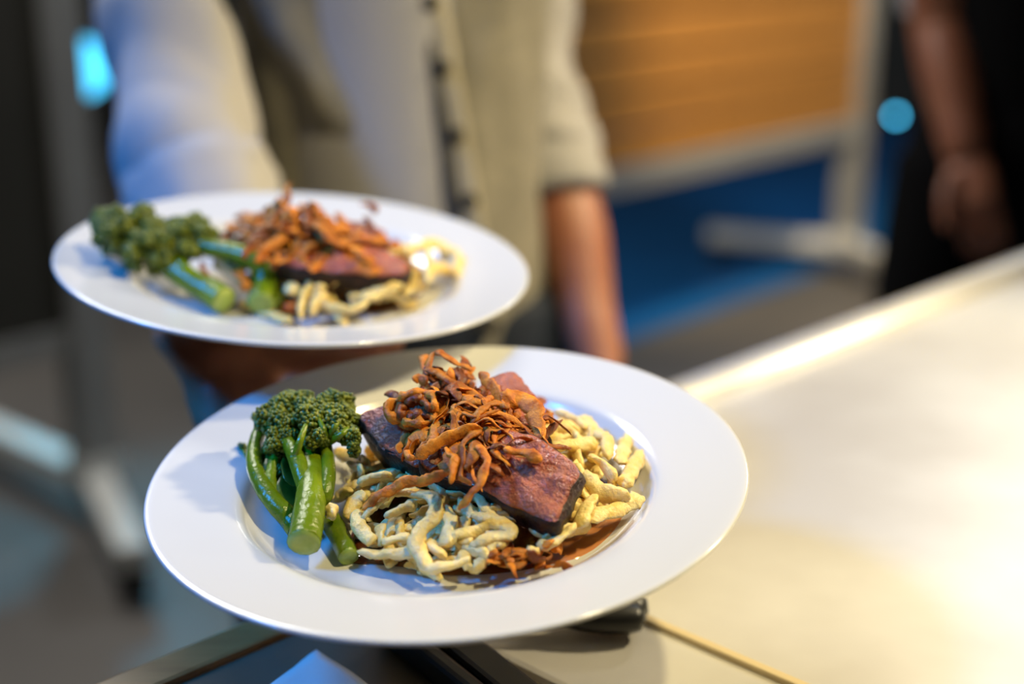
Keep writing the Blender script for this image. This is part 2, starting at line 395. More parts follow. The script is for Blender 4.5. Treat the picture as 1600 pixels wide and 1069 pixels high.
for s in (-1, 1):
    A, B = at_z(1003, 960, ZC+0.012), at_z(800, 930, ZC+0.016)
    side = Vector((0, 0, 1)).cross((B-A).normalized())
    path = spline([A+side*s*0.004, A.lerp(B, 0.35)+side*s*0.009, A.lerp(B, 0.7)+side*s*0.014, B+side*s*0.016], 16)
    build(MB().tube(path, [0.0085+0.003*math.sin(PI*min(1, i/8)) for i in range(16)], 10, 0.8), 'handle', M['blackplastic'], tg)
    build(MB().tube(spline([B+side*s*0.016, B+(B-A)*0.4+side*s*0.02, B+(B-A)*0.7+side*s*0.008], 8), 0.0045, 8, 0.4), 'arm', M['steel'], tg)

# ------------------------------------------------------------------ plates
class Plate:
    FLOOR = -0.0185
    def __init__(s, px, py, d, ax, ay):
        s.c = at_depth(px, py, d)
        n = Vector((math.sin(ay), -math.sin(ax), 1)).normalized()
        X = Vector((1, 0, 0)); X = (X-n*X.dot(n)).normalized(); Y = n.cross(X)
        s.X, s.Y, s.n = X, Y, n
        s.R = Matrix((X, Y, n)).transposed()
        s.M = Matrix.Translation(s.c) @ s.R.to_4x4()
    def w(s, x, y, h): return s.c + s.X*x + s.Y*y + s.n*(s.FLOOR+h)
    def px(s, x, y, h):
        """point of the plane h above the well floor seen at that pixel"""
        o = s.w(0, 0, h); r = ray(x, y); t = (o-CAM).dot(s.n)/r.dot(s.n); return CAM+r*t
    def loc(s, p):
        d = p-s.c; return d.dot(s.X), d.dot(s.Y), d.dot(s.n)-s.FLOOR
    def on(s, x, y, f, off=0.0):
        h = 0.02
        for _ in range(12):
            p = s.px(x, y, h); lx, ly, _h = s.loc(p); h = 0.5*h+0.5*(f(lx, ly)+off)
        return s.px(x, y, h)
PROF = [(0.0, -0.0185), (0.03, -0.0186), (0.06, -0.0187), (0.085, -0.0184), (0.093, -0.0172), (0.0985, -0.0138), (0.1022, -0.0098), (0.1045, -0.0078), (0.108, -0.0066), (0.115, -0.0056),
        (0.130, -0.0034), (0.143, -0.0012), (0.1478, -0.0003), (0.1496, -0.0004), (0.1502, -0.0014), (0.1498, -0.0028), (0.147, -0.0044), (0.130, -0.0076), (0.112, -0.0112),
        (0.104, -0.0160), (0.098, -0.0208), (0.088, -0.0232), (0.080, -0.0238), (0.0785, -0.0268), (0.0755, -0.0272), (0.073, -0.0240), (0.04, -0.0228), (0.0, -0.0226)]
def plate(P, label):
    mb = MB().lathe(PROF, 128)
    mb.V = [P.M @ v for v in mb.V]
    o = build(mb, 'dinner_plate', M['porcelain'], origin=P.c); tag(o, label, 'plate', 'dinner plates')
    m = o.modifiers.new('s', 'SUBSURF'); m.levels = 1; m.render_levels = 1
    return o
PF = Plate(699.0, 727.0, 0.716, 0.114, -0.046)
PB = Plate(463.7, 400.5, 0.914, 0.078, 0.083)
plate(PF, 'wide rimmed white plate in front, in focus')
plate(PB, 'wide rimmed white plate behind, carried on a hand')

# ------------------------------------------------------------------ food makers
def noodle(pts, r, label, group, seed, seg=10, n=None, name='spaetzle_noodle', rough=1.0):
    L_ = sum((pts[i+1]-pts[i]).length for i in range(len(pts)-1))
    n = n or max(10, int(L_/0.0018))
    P_ = spline(pts, n)
    P_ = [p + Vector((N3(p, 110, seed), N3(p, 110, seed+5), N3(p, 110, seed+9)))*0.0022*rough for p in P_]
    rr = []; fl = []
    for i in range(n):
        t = i/(n-1); e = min(1, 0.42+4.5*min(t, 1-t))
        rr.append(r*e*(1+0.26*rough*N3(P_[i], 130, seed)+0.14*rough*N3(P_[i], 420, seed+1))); fl.append(0.55+0.25*N3(P_[i], 90, seed+8))
    mb = MB().tube(P_, rr, seg, fl, random.uniform(-1.8, 1.8), 0.28*rough, 300, seed, ref=(random.uniform(-.6, .6), random.uniform(-.6, .6), 1))
    mb.V = [v+Vector((N3(v, 520, seed), N3(v, 520, seed+3), N3(v, 520, seed+6)))*0.0008 for v in mb.V]
    return tag(build(mb, name, M['noodle']), name_noodle(pts, label), 'noodle', group)
def strand(pts, wd, label, group, seed, matn='onion', n=None, th=0.22, ref=None, twist=None, seg=8):
    L_ = sum((pts[i+1]-pts[i]).length for i in range(len(pts)-1))
    n = n or max(10, int(L_/0.0018))
    P_ = spline(pts, n)
    P_ = [p + Vector((N3(p, 140, seed), N3(p, 140, seed+5), N3(p, 140, seed+9)))*0.0019 for p in P_]
    rr = []; fl = []
    for i in range(n):
        t = i/(n-1); e = min(1, 0.35+5*min(t, 1-t))
        rr.append(wd*0.5*e*(1+0.45*N3(P_[i], 220, seed+2))); fl.append(th*(1+0.5*N3(P_[i], 300, seed+4)))
    mb = MB().tube(P_, rr, seg, fl, random.uniform(-1.6, 1.6) if twist is None else twist, 0.42, 520, seed, ref=ref)
    return tag(build(mb, 'fried_onion', M[matn]), name_onion(pts, label), 'fried onion', group)
def slab(top, thick, P, label, group, seed, under=None, dome=0.002, sink=(0, 0, 0)):
    """meat slice: top outline in world space, extruded down the plate's normal; crust is the browned side"""
    n = 56
    O = spline(top, n, True); c = sum(O, Vector())/n
    O = [p+(p-c).normalized()*(0.0022*N3(p, 70, seed)+0.0011*N3(p, 230, seed+1)) for p in O]
    nrm = Vector()
    for i in range(n): nrm += (O[i]-c).cross(O[(i+1) % n]-c)
    nrm.normalize()
    if nrm.dot(P.n) < 0: nrm = -nrm
    dn = -(nrm*0.55+P.n*0.45).normalized()*thick + Vector(sink)
    mb = MB(); V = []; F = []
    K = [1.0, 0.965, 0.9, 0.8, 0.68, 0.55, 0.42, 0.3, 0.18, 0.08]
    rings = []
    def ringtop(s):
        out = []
        for i in range(n):
            p = c+(O[i]-c)*s
            lift = dome*(1-s*s) - (0.0012 if s > 0.99 else 0)
            g = N3(p, 60, seed)*0.0022 + N3(p, 200, seed+3)*0.0009 + N3(p, 420, seed+7)*0.0005
            out.append(p+nrm*(lift+g*min(1, (1-s)*6+0.25)))
        return out
    bot = [ [c+(O[i]-c)*s+dn*(1.0) for i in range(n)] for s in (0.93, 0.5, 0.05) ]
    sides = []
    for t in (0.10, 0.3, 0.55, 0.8, 0.95):
        r_ = []
        for i in range(n):
            out_ = (O[i]-c).normalized()
            b = 1.0+0.04*math.sin(PI*t)
            p = c+(O[i]-c)*b+dn*t
            r_.append(p+out_*(N3(p, 110, seed+11)*0.0018-0.0006))
        sides.append(r_)
    rings = [ringtop(s) for s in reversed(K)] + sides + bot
    for r_ in rings: V += r_
    for a in range(len(rings)-1):
        for i in range(n):
            j = (i+1) % n
            F.append((a*n+i, (a+1)*n+i, (a+1)*n+j, a*n+j))
    F.append(tuple(range(n))); last = (len(rings)-1)*n
    F.append(tuple(reversed(range(last, last+n))))
    t_ = empty('beef_slice', c+dn); tag(t_, label, 'meat', group)
    build(MB().add(V, F), 'cut_meat', M['flesh'], t_)
    V = []; F = []; ts = (0.05, 0.16, 0.32, 0.5, 0.68, 0.84, 0.97, 1.03)
    for q, t in enumerate(ts):
        for i in range(n):
            out_ = (O[i]-c).normalized()
            b = 1.0+0.04*math.sin(PI*t)
            tt = t + (0.10*N3(O[i], 130, seed+21) if q == 0 else 0)
            p = c+(O[i]-c)*b+dn*max(0.02, tt)
            g = N3(p, 110, seed+11)*0.0018-0.0006
            V.append(p+out_*(g+(0.0011 if 0 < q < len(ts)-1 else -0.0012)+0.0007*N3(p, 420, seed+2)))
    for a in range(len(ts)-1):
        for i in range(n):
            j = (i+1) % n; F.append((a*n+i, (a+1)*n+i, (a+1)*n+j, a*n+j))
    cr = build(MB().add(V, F), 'crust', M['crust'], t_); tag(cr, 'dark seared crust')
    return t_
GN = 'noodles on the front plate'; LN = 'pale yellow spaetzle noodle in the pile on the front plate'
GO = 'fried onion strands on the front plate'; LO = 'crisp brown fried onion strand heaped on the meat of the front plate'
GN2 = 'noodles on the back plate'; LN2 = 'yellow spaetzle noodle in the pile on the blurred back plate'
GO2 = 'fried onion strands on the back plate'; LO2 = 'crisp fried onion strand heaped on the meat of the back plate'
def where(pts):
    p = pts[len(pts)//2]-CAM; d = p.dot(FW); return 800+FPX*p.dot(RT)/d, 534.5-FPX*p.dot(UP)/d
def name_noodle(pts, label):
    x, y = where(pts)
    if label == LN:
        return ('pale spaetzle noodle between the broccolini and the beef on the front plate' if x < 590 else
                'yellow spaetzle noodle at the right of the beef on the front plate' if x > 850 else
                'cream spaetzle noodle in front of the beef on the front plate' if y > 765 else
                'spaetzle noodle mostly hidden under the beef on the front plate')
    if label == LN2:
        return 'yellow spaetzle noodle at the right of the heap on the back plate' if x > 600 else 'spaetzle noodle below the beef on the back plate'
    return label
def name_onion(pts, label):
    x, y = where(pts)
    if label == LO:
        return ('crisp fried onion piece at the very top of the heap on the front plate' if y < 600 else
                'fried onion piece at the left of the heap on the front plate' if x < 670 else
                'fried onion strand hanging down over the large beef slice on the front plate' if y > 695 else
                'fried onion piece at the right of the heap on the front plate' if x > 780 else
                'fried onion piece in the middle of the heap on the front plate')
    if label == LO2:
        return 'crisp fried onion strand at the left of the heap on the back plate' if x < 460 else 'crisp fried onion strand at the right of the heap on the back plate'
    return label
ICO = MB().ball((0,0,0), 1.0, 1)
def buds(mb, c, r, n, br, seed, axis):
    rnd = random.Random(seed)
    for i in range(n):
        zz = 1-(i+0.5)/n*1.65; ph = i*2.39996+rnd.random()*0.5
        q = math.sqrt(max(0, 1-zz*zz)); d = Vector((q*math.cos(ph), q*math.sin(ph), zz))
        d.rotate(axis.to_track_quat('Z', 'Y'))
        rr = r*(1+0.22*N3(c+d*r, 220, seed)+rnd.uniform(-0.08, 0.10))
        b = br*rnd.uniform(0.7, 1.25)
        mb.add([c+d*rr+v*b for v in ICO.V], ICO.F)
def floret(parent, tip, axis, R, seed, nsub=9, nb=34, br=0.00125):
    rnd = random.Random(seed); axis = axis.normalized()
    fm = MB(); sm_ = MB()
    q = axis.to_track_quat('Z', 'Y')
    for i in range(nsub):
        zz = 1-(i+0.5)/nsub*0.95; ph = i*2.39996+rnd.random(); s_ = math.sqrt(max(0, 1-zz*zz))
        d = Vector((s_*math.cos(ph), s_*math.sin(ph), zz)); d.rotate(q)
        c = tip+d*R*rnd.uniform(0.62, 1.0)
        sm_.tube(spline([tip-axis*R*0.15, tip.lerp(c, 0.5)+axis*R*0.10, c], 5), [0.0019, 0.0015, 0.0013, 0.0012, 0.0011], 6)
        r = R*rnd.uniform(0.30, 0.44)
        fm.ball(c, r*0.86, 2, nz=0.25, nf=180, seed=seed)
        buds(fm, c, r, nb, br, seed*31+i, (d+axis*0.3).normalized())
    fo = build(fm, 'floret', M['bud'], parent); build(sm_, 'floret_stalk', M['stem'], fo)
    return fo
def stalk(parent, pts, r0, r1, n=26, seed=1, cut=False, name='stem'):
    P_ = spline(pts, n)
    rr = [(r0+(r1-r0)*i/(n-1))*(1+0.07*N3(P_[i], 70, seed)) for i in range(n)]
    o = build(MB().tube(P_, rr, 16, 1.0, 0, 0.05, 160, seed, dome=0.1), name, M['stem'], parent)
    if cut:
        d = (P_[0]-P_[1]).normalized(); q = Matrix.Translation(P_[0]+d*0.0004) @ d.to_track_quat('Z', 'Y').to_matrix().to_4x4()
        ce = build(MB().lathe([(0.0, 0.0012), (rr[0]*0.6, 0.0010), (rr[0]*0.92, 0.0004), (rr[0]*0.99, -0.0008)], 20, q), 'cut_end', M['cut'], o)
        tag(ce, 'pale cut end')
    return o
def leaf(parent, pts, wd, ref=(0, 0, 1), seed=1):
    n = 14; P_ = spline(pts, n)
    rr = [wd*0.5*math.sin(PI*(0.08+0.88*i/(n-1)))*(1+0.25*N3(P_[i], 150, seed)) for i in range(n)]
    return build(MB().tube(P_, rr, 10, 0.12, 0.8, 0.15, 200, seed, ref=ref), 'leaf', M['leaf'], parent)

# ------------------------------------------------------------------ food on the front plate
def mound_f(x, y):
    u_, v_ = (x-0.022)/0.082, (y+0.004)/0.086
    q = u_*u_+v_*v_
    return 0.0035 + 0.019*max(0.0, 1-q**1.6)
rng = random.Random(5)
def fill_noodles(P, mound, cx, cy, rx, ry, count, label, group, r0, seed, ok=None):
    k = 0; tries = 0
    while k < count and tries < 4000:
        tries += 1
        a = rng.uniform(0, 2*PI); q = math.sqrt(rng.random())
        x, y = cx+rx*q*math.cos(a), cy+ry*q*math.sin(a)
        if ok and not ok(x, y): continue
        L_ = rng.uniform(0.020, 0.056); th = rng.uniform(0, PI); cv_ = rng.uniform(-1.0, 1.0)*22
        pts = []; m = 6; xx, yy = x, y; bad = False
        lay = rng.uniform(-0.006, 0.003); ph = rng.uniform(0, 6)
        for i in range(m):
            if ((xx-cx)/(rx*1.08))**2+((yy-cy)/(ry*1.08))**2 > 1 or math.hypot(xx, yy) > 0.087: bad = True
            h = max(0.0028, mound(xx, yy)+lay+0.002*math.sin(ph+i*1.3))
            pts.append(P.w(xx, yy, h))
            xx += L_/m*math.cos(th); yy += L_/m*math.sin(th); th += cv_*L_/m
        if bad: continue
        wx, wy = where(pts)
        if P is PF and 545 < wx < 725 and 765 < wy < 900:
            if rng.random() < 0.2: continue
            pts = [p-P.n*min(0.006, max(0.0, P.loc(p)[2]-0.003)) for p in pts]
        noodle(pts, r0*rng.uniform(0.8, 1.15), label, group, seed+k); k += 1
fill_noodles(PF, mound_f, 0.022, -0.006, 0.077, 0.079, 225, LN, GN, 0.0033, 10)
heroes = [
 ([(565,809),(582,792),(603,777),(629,768),(655,770),(681,783),(679,805),(659,826),(653,848),(659,869),(676,887),(704,884),(732,874)], 0.0036, 0.004),
 ([(689,788),(704,809),(700,831),(698,852)], 0.0034, 0.001), ([(554,800),(562,820),(575,839),(584,850)], 0.0034, 0.002),
 ([(590,820),(595,835),(597,852)], 0.0032, 0.0), ([(601,848),(620,843),(642,843)], 0.0032, 0.001), ([(562,863),(597,866),(629,865),(651,861)], 0.0032, 0.001),
 ([(603,809),(623,796),(651,788)], 0.0030, 0.0), ([(668,843),(683,861),(698,871)], 0.0032, 0.0), ([(524,704),(549,714),(575,725)], 0.0034, 0.004),
 ([(547,723),(569,736)], 0.0032, 0.006), ([(560,757),(586,747),(614,746)], 0.0038, 0.006), ([(524,777),(543,765),(565,755)], 0.0034, 0.003),
 ([(543,809),(554,783),(571,770)], 0.0034, 0.003), ([(724,809),(720,831),(728,852)], 0.0036, 0.0),
 ([(862,701),(895,697),(933,694)], 0.0036, 0.004), ([(965,723),(975,703),(981,685)], 0.0036, 0.003), ([(973,759),(988,736),(1003,708)], 0.0036, 0.003),
 ([(915,741),(933,761),(958,771),(983,781)], 0.0038, 0.004), ([(923,817),(948,802),(978,789),(1003,781)], 0.0036, 0.002), ([(928,774),(915,797),(905,824)], 0.0038, 0.003),
 ([(882,769),(872,787),(869,807)], 0.0042, 0.004), ([(842,852),(872,842),(895,822)], 0.0036, 0.001), ([(873,668),(895,680),(905,690)], 0.0036, 0.003),
 ([(920,713),(943,728),(960,751)], 0.0036, 0.004), ([(821,860),(842,865)], 0.0034, 0.002), ([(738,802),(768,814),(791,822),(796,835),(763,847),(738,852)], 0.0034, 0.001),
 ([(930,676),(950,690),(948,712)], 0.0034, 0.004), ([(870,645),(892,652),(915,668)], 0.0034, 0.003), ([(905,655),(925,665),(940,682)], 0.0034, 0.003)]
for i, (pp, r, o_) in enumerate(heroes):
    noodle([PF.on(x, y, mound_f, o_+(0.003 if i < 8 else 0.001)) for x, y in pp], r*1.08, 'long noodle curled into a loop in front of the beef on the front plate' if i == 0 else LN, GN, 300+i, 12, rough=0.65)
# stray crumb of noodle by the green stem
tag(build(MB().ball(PF.px(517, 800, 0.018), 0.0038, 3, (1, 0.8, 1.15), 0.7, 260, 4), 'noodle_crumb', M['noodle']), 'small round noodle crumb against the broccolini stem on the front plate', 'noodle')

# sauce
def pool(P, px, h, matn, parent=None, name='sauce', n=64, seed=1, edge=0.0012):
    O = spline([P.px(x, y, 0.0002) for x, y in px], n, True)
    c = sum(O, Vector())/n; V = []; F = []
    ks = (1.0, 0.97, 0.9, 0.7, 0.4, 0.1)
    for q, s in enumerate(ks):
        for i in range(n): V.append(c+(O[i]-c)*s + P.n*(0.0001 if q == 0 else (h*0.7 if q == 1 else h)))
    for a in range(len(ks)-1):
        for i in range(n):
            j = (i+1) % n; F.append((a*n+i, a*n+j, (a+1)*n+j, (a+1)*n+i))
    F.append(tuple((len(ks)-1)*n+i for i in range(n)))
    return build(MB().add(V, F), name, M[matn], parent)
sa = pool(PF, [(540,872),(590,882),(640,888),(690,899),(740,899),(800,894),(845,884),(868,860),(896,834),(930,812),(955,794),(955,760),(900,720),(800,690),(700,690),(620,720),(570,790)], 0.0018, 'sauce')
tag(sa, 'dark brown glossy sauce pooled around the noodles of the front plate', 'sauce')
tag(pool(PF, [(842,884),(870,881),(905,874),(940,858),(966,834),(977,808),(980,792),(930,795),(890,820),(860,850)], 0.0010, 'film', sa, 'thin_sauce'), 'thin orange brown sauce smear')

# meat
def PX(P, L_): return [P.px(x, y, h) for x, y, h in L_]
GM = 'beef slices on the front plate'
slab(PX(PF, [(566,652,.043),(590,638,.047),(640,628,.050),(690,640,.049),(720,672,.044),(708,700,.038),(672,718,.034),(640,724,.032),(612,706,.034),(584,682,.037)]), 0.019, PF,
     'thick pink beef slice with dark crust nearest the broccolini on the front plate', GM, 1)
slab(PX(PF, [(655,718,.038),(700,690,.045),(770,668,.050),(830,678,.049),(868,702,.044),(905,736,.037),(896,758,.034),(882,784,.029),(868,808,.026),(845,810,.025),(800,788,.027),(735,758,.031),(690,742,.034)]), 0.0125, PF,
     'large pink beef slice with dark crusted front edge below the onions on the front plate', GM, 2)
slab(PX(PF, [(745,610,.046),(770,585,.050),(800,582,.050),(826,600,.048),(838,625,.046),(830,650,.043),(790,655,.043),(755,640,.044)]), 0.018, PF,
     'beef slice end showing behind the onions on the front plate', GM, 3)
slab(PX(PF, [(700,650,.044),(760,640,.045),(820,650,.044),(850,672,.040),(842,690,.037),(790,694,.038),(730,690,.040)]), 0.015, PF,
     'dark beef slice buried under the fried onions on the front plate', GM, 4)

# onions
LP0 = PF.loc(PF.px(700, 600, 0.052)); LP1 = PF.loc(PF.px(770, 660, 0.047))
def pile_f(x, y):
    g = lambda cx, cy, s: math.exp(-((x-cx)**2+(y-cy)**2)/(2*s*s))
    return max(mound_f(x, y), 0.022+0.022*g(LP1[0]-0.005, LP1[1]-0.004, 0.036)) + 0.017*g(LP0[0], LP0[1]+0.004, 0.019) + 0.006*g(LP1[0], LP1[1], 0.02)
def fill_onions(P, pile, px_box, count, label, group, seed, wmin=0.0022, wmax=0.0048, lens=(0.012, 0.034), dark=0.3, off=(-0.003, 0.005), keep=None, hmin=0.0):
    k = 0; tr_ = 0
    while k < count and tr_ < 5000:
        tr_ += 1
        x = rng.uniform(px_box[0], px_box[2]); y = rng.uniform(px_box[1], px_box[3])
        if keep and not keep(x, y): continue
        o_ = rng.uniform(*off); p = P.on(x, y, pile, o_); lx, ly, _ = P.loc(p)
        if pile(lx, ly) < hmin: continue
        L_ = rng.uniform(*lens); th = rng.uniform(0, 2*PI); cv_ = rng.uniform(-1, 1)*90
        m = 6; pts = []; lift = rng.uniform(-0.25, 0.35)*L_
        xx, yy = lx, ly
        for i in range(m):
            t = i/(m-1)
            pts.append(P.w(xx, yy, pile(xx, yy)+o_+lift*math.sin(PI*t)*0.6+rng.uniform(-0.001, 0.001)))
            xx += L_/m*math.cos(th); yy += L_/m*math.sin(th); th += cv_*L_/m
        strand(pts, rng.uniform(wmin, wmax), label, group, seed+k, 'onion_dark' if rng.random() < dark else 'onion', th=rng.uniform(0.14, 0.32)); k += 1
import itertools
def inpoly(poly):
    def f(x, y):
        c = False; n = len(poly)
        for i in range(n):
            x1, y1 = poly[i]; x2, y2 = poly[(i+1) % n]
            if (y1 > y) != (y2 > y) and x < (x2-x1)*(y-y1)/(y2-y1)+x1: c = not c
        return c
    return f
OP = inpoly([(622,655),(640,612),(672,585),(690,560),(725,582),(765,596),(800,616),(835,640),(842,680),(800,690),(770,700),(735,720),(690,715),(660,700),(640,680)])
fill_onions(PF, pile_f, (600, 555, 850, 735), 66, LO, GO, 1000, 0.005, 0.0115, (0.010, 0.024), 0.45, (-0.005, 0.001), keep=OP, hmin=0.0245)
fill_onions(PF, pile_f, (600, 555, 850, 735), 92, LO, GO, 1300, 0.0024, 0.0048, (0.014, 0.036), 0.2, (-0.001, 0.005), keep=OP, hmin=0.0265)
for k in range(38):
    c_ = PF.px(rng.uniform(672, 742), rng.uniform(572, 632), rng.uniform(0.050, 0.060)) - PF.n*rng.uniform(0, 0.006)
    d_ = Vector((rng.uniform(-1, 1), rng.uniform(-1, 1), rng.uniform(-0.45, 0.45))).normalized(); e_ = d_.cross(Vector((rng.uniform(-1, 1), rng.uniform(-1, 1), rng.uniform(-1, 1)))).normalized()
    L_ = rng.uniform(0.010, 0.024); b_ = rng.uniform(-0.35, 0.35)*L_
    strand([c_-d_*L_/2, c_-d_*L_/5+e_*b_, c_+d_*L_/5+e_*b_, c_+d_*L_/2], rng.uniform(0.003, 0.0085), LO, GO, 1700+k, 'onion_dark' if rng.random() < 0.35 else 'onion', th=rng.uniform(0.16, 0.35))
oh = [
 ([(566,797),(591,775),(628,757),(664,746),(701,737)], .0052, [.019,.026,.031,.035,.040], 0),
 ([(755,673),(735,683),(723,702),(719,725),(722,745),(734,757)], .0050, [.052,.051,.049,.045,.041,.038], 0),
 ([(738,690),(750,699),(761,720),(758,740),(748,757),(733,776),(716,794)], .0044, [.050,.050,.047,.044,.041,.036,.030], 0),
 ([(662,590),(668,571),(679,549),(704,560),(722,570),(737,577)], .0045, [.058,.062,.066,.065,.062,.060], 0),
 ([(664,577),(685,585),(704,597),(737,615),(763,629)], .0050, [.062,.061,.060,.057,.054], 0),
 ([(748,584),(765,598),(777,615),(788,640),(790,660)], .0060, [.056,.056,.055,.053,.050], 0),
 ([(786,640),(795,628),(810,624),(828,634),(838,655),(842,690)], .0095, [.052,.054,.054,.053,.050,.044], 0),
 ([(788,699),(817,706),(845,721)], .0046, [.048,.047,.044], 0), ([(766,702),(780,713),(800,726)], .0040, [.046,.045,.042], 0),
 ([(653,717),(670,700),(690,686),(722,676),(755,672)], .0065, [.043,.047,.050,.052,.052], 0),
 ([(735,660),(755,640),(778,628),(795,640)], .0050, [.054,.056,.056,.055], 0), ([(720,620),(745,628),(770,622)], .0052, [.057,.057,.055], 0),
 ([(725,645),(750,652),(785,640)], .0046, [.055,.055,.054], 0), ([(640,640),(630,625),(618,620),(604,617)], .0042, [.050,.051,.050,.049], 1),
 ([(600,640),(620,630),(640,618),(652,610)], .0050, [.047,.049,.051,.053], 1), ([(790,640),(788,662),(784,684)], .0062, [.053,.050,.046], 0),
 ([(646,598),(656,592),(668,596)], .0060, [.057,.058,.058], 0), ([(693,700),(712,720),(706,738),(704,755)], .0048, [.048,.046,.043,.040], 0),
 ([(836,645),(842,660),(845,680),(842,694)], .0055, [.050,.048,.045,.042], 0), ([(705,585),(716,578),(722,592),(712,604)], .0045, [.060,.060,.058,.057], 1),
 ([(634,706),(642,716),(648,712)], .0040, [.043,.042,.043], 0), ([(805,712),(830,712),(846,716)], .0036, [.046,.045,.043], 0),
 ([(764,700),(782,694),(796,700)], .0034, [.049,.049,.047], 1), ([(748,690),(742,712),(724,728)], .0055, [.051,.048,.044], 0),
]
for i, (pp, wd, hs, dk) in enumerate(oh):
    strand([PF.px(x, y, h) for (x, y), h in zip(pp, hs)], wd, 'long thin fried onion strand draped over the noodles by the broccolini' if i == 0 else LO, GO, 2000+i, 'onion_dark' if dk else 'onion', th=0.26 if wd > 0.0052 else 0.5, ref=-FW if wd > 0.0052 else None, twist=0.5 if wd > 0.0052 else None, seg=10)
# onion slice that kept its rings
rg = empty('onion_ring_slice', PF.px(648, 640, 0.046)); tag(rg, 'round browned onion slice with visible rings on the front plate', 'fried onion', GO)
rc = PF.px(647, 640, 0.052)
nr = (-FW*0.75+Vector((-0.25, 0, 0.45))).normalized(); rq = nr.to_track_quat('Z', 'Y').to_matrix().to_4x4()
for rr_, m_ in ((0.0108, 'onion'), (0.0066, 'onion_dark')):
    pts = []
    for i in range(33):
        a = 2*PI*i/32; w_ = 1+0.16*math.sin(2*a+1)+0.12*math.sin(3*a+rr_*400)
        v = Vector((rr_*math.cos(a)*w_+(0.0012 if rr_ < 0.008 else 0), rr_*0.86*math.sin(a)*w_, 0.0016*math.sin(4*a)+0.0010))
        pts.append(rc + (rq @ v))
    build(MB().tube(pts, [0.0022*(1+0.4*math.sin(i*1.7)) for i in range(33)], 8, 1.2, 0, 0.6, 420, rr_*1000, cap=False, ref=nr), 'onion_layer', M[m_], rg)
build(MB().lathe([(0, 0.0006), (0.004, 0.0003), (0.008, 0.0009), (0.0112, 0.0002), (0.0105, -0.0012), (0, -0.0010)], 28, Matrix.Translation(rc) @ rq), 'onion_centre', M['onion'], rg)
# crumbs of onion at the front of the plate and the glossy dark shard at the back
def low_f(x, y): return 0.006
fill_onions(PF, low_f, (742, 856, 868, 888), 22, 'fried onion crumb fallen beside the noodles at the front plate edge', 'onion crumbs at the front', 3000, 0.004, 0.008, (0.008, 0.015), 0.12, (0.0, 0.009))
strand([PF.px(x, y, h) for x, y, h in ((848,682,.040),(860,670,.041),(880,660,.038))], 0.006, 'glossy dark onion shard standing at right of the onion heap', None, 71, 'onion_dark', ref=-FW)

# broccolini
GB = 'broccolini stalks on the front plate'
b1 = empty('broccolini_stalk', PF.px(478, 850, 0.0)); tag(b1, 'thick bright green broccolini stalk with cut end facing forward on the front plate', 'broccolini', GB)
stalk(b1, PX(PF, [(475,848,.016),(481,815,.019),(486,775,.022),(488,740,.024),(486,710,.025),(484,690,.028)]), 0.0080, 0.0066, 30, 1, True)
stalk(b1, PX(PF, [(482,765,.022),(472,740,.027),(461,712,.031),(450,692,.033),(428,680,.034)]), 0.0054, 0.0032, 22, 2, name='branch')
stalk(b1, PX(PF, [(494,790,.017),(508,774,.022),(513,745,.026),(512,715,.029),(508,694,.032),(506,680,.034)]), 0.0042, 0.0030, 22, 3, name='branch')
stalk(b1, PX(PF, [(508,694,.032),(520,682,.034),(536,668,.036)]), 0.0026, 0.0018, 10, 4, name='branch')
stalk(b1, PX(PF, [(482,700,.027),(478,680,.031),(488,655,.035)]), 0.0036, 0.0022, 12, 5, name='branch')
for i, pp in enumerate([[(508,694,.034),(506,672,.042),(498,655,.045)], [(512,690,.034),(522,668,.043),(530,650,.045)], [(462,712,.033),(470,686,.041),(478,664,.045)], [(514,690,.034),(532,680,.040),(543,670,.041)]]):
    stalk(b1, PX(PF, pp), 0.0023, 0.0012, 12, 30+i, name='branch')
upv = (PF.n*0.8+PF.Y*0.6).normalized()
for i, (x, y, h, R, ax_) in enumerate([(506,668,.036,.0125,(0.15,0.5,0.8)), (531,662,.036,.0105,(0.5,0.5,0.7)), (489,655,.037,.012,(-0.1,0.6,0.8)), (448,668,.034,.011,(-0.2,0.6,0.7)), (470,662,.032,.012,(0,0.7,0.7)), (520,640,.037,.010,(0.2,0.7,0.7)), (538,684,.034,.0075,(0.7,0.1,0.5)), (470,690,.029,.008,(0,0.3,0.7)), (496,684,.034,.008,(0,0.1,0.7)), (440,692,.029,.008,(-0.3,0.1,0.7))]):
    floret(b1, PF.px(x, y+6, h), Vector(ax_), R, 50+i)
leaf(b1, PX(PF, [(462,760,.020),(452,735,.024),(450,705,.027)]), 0.010, seed=3)
b2 = empty('broccolini_stalk', PF.px(520, 850, 0.0)); tag(b2, 'curved broccolini stalk along the left of the well of the front plate', 'broccolini', GB)
stalk(b2, PX(PF, [(464,824,.007),(459,819,.008),(453,812,.009),(443,800,.012),(428,785,.015),(408,755,.019),(397,720,.023),(402,685,.025),(418,658,.030),(436,642,.033)]), 0.0060, 0.0034, 44, 6)
stalk(b2, PX(PF, [(430,782,.014),(424,750,.019),(432,715,.024),(446,690,.028)]), 0.0040, 0.0030, 16, 7, name='branch')
stalk(b2, PX(PF, [(412,760,.013),(396,735,.012),(386,715,.013),(379,702,.014)]), 0.0012, 0.0009, 14, 8, name='branch')
stalk(b2, PX(PF, [(405,690,.024),(400,672,.028),(402,658,.030)]), 0.0014, 0.0010, 8, 9, name='branch')
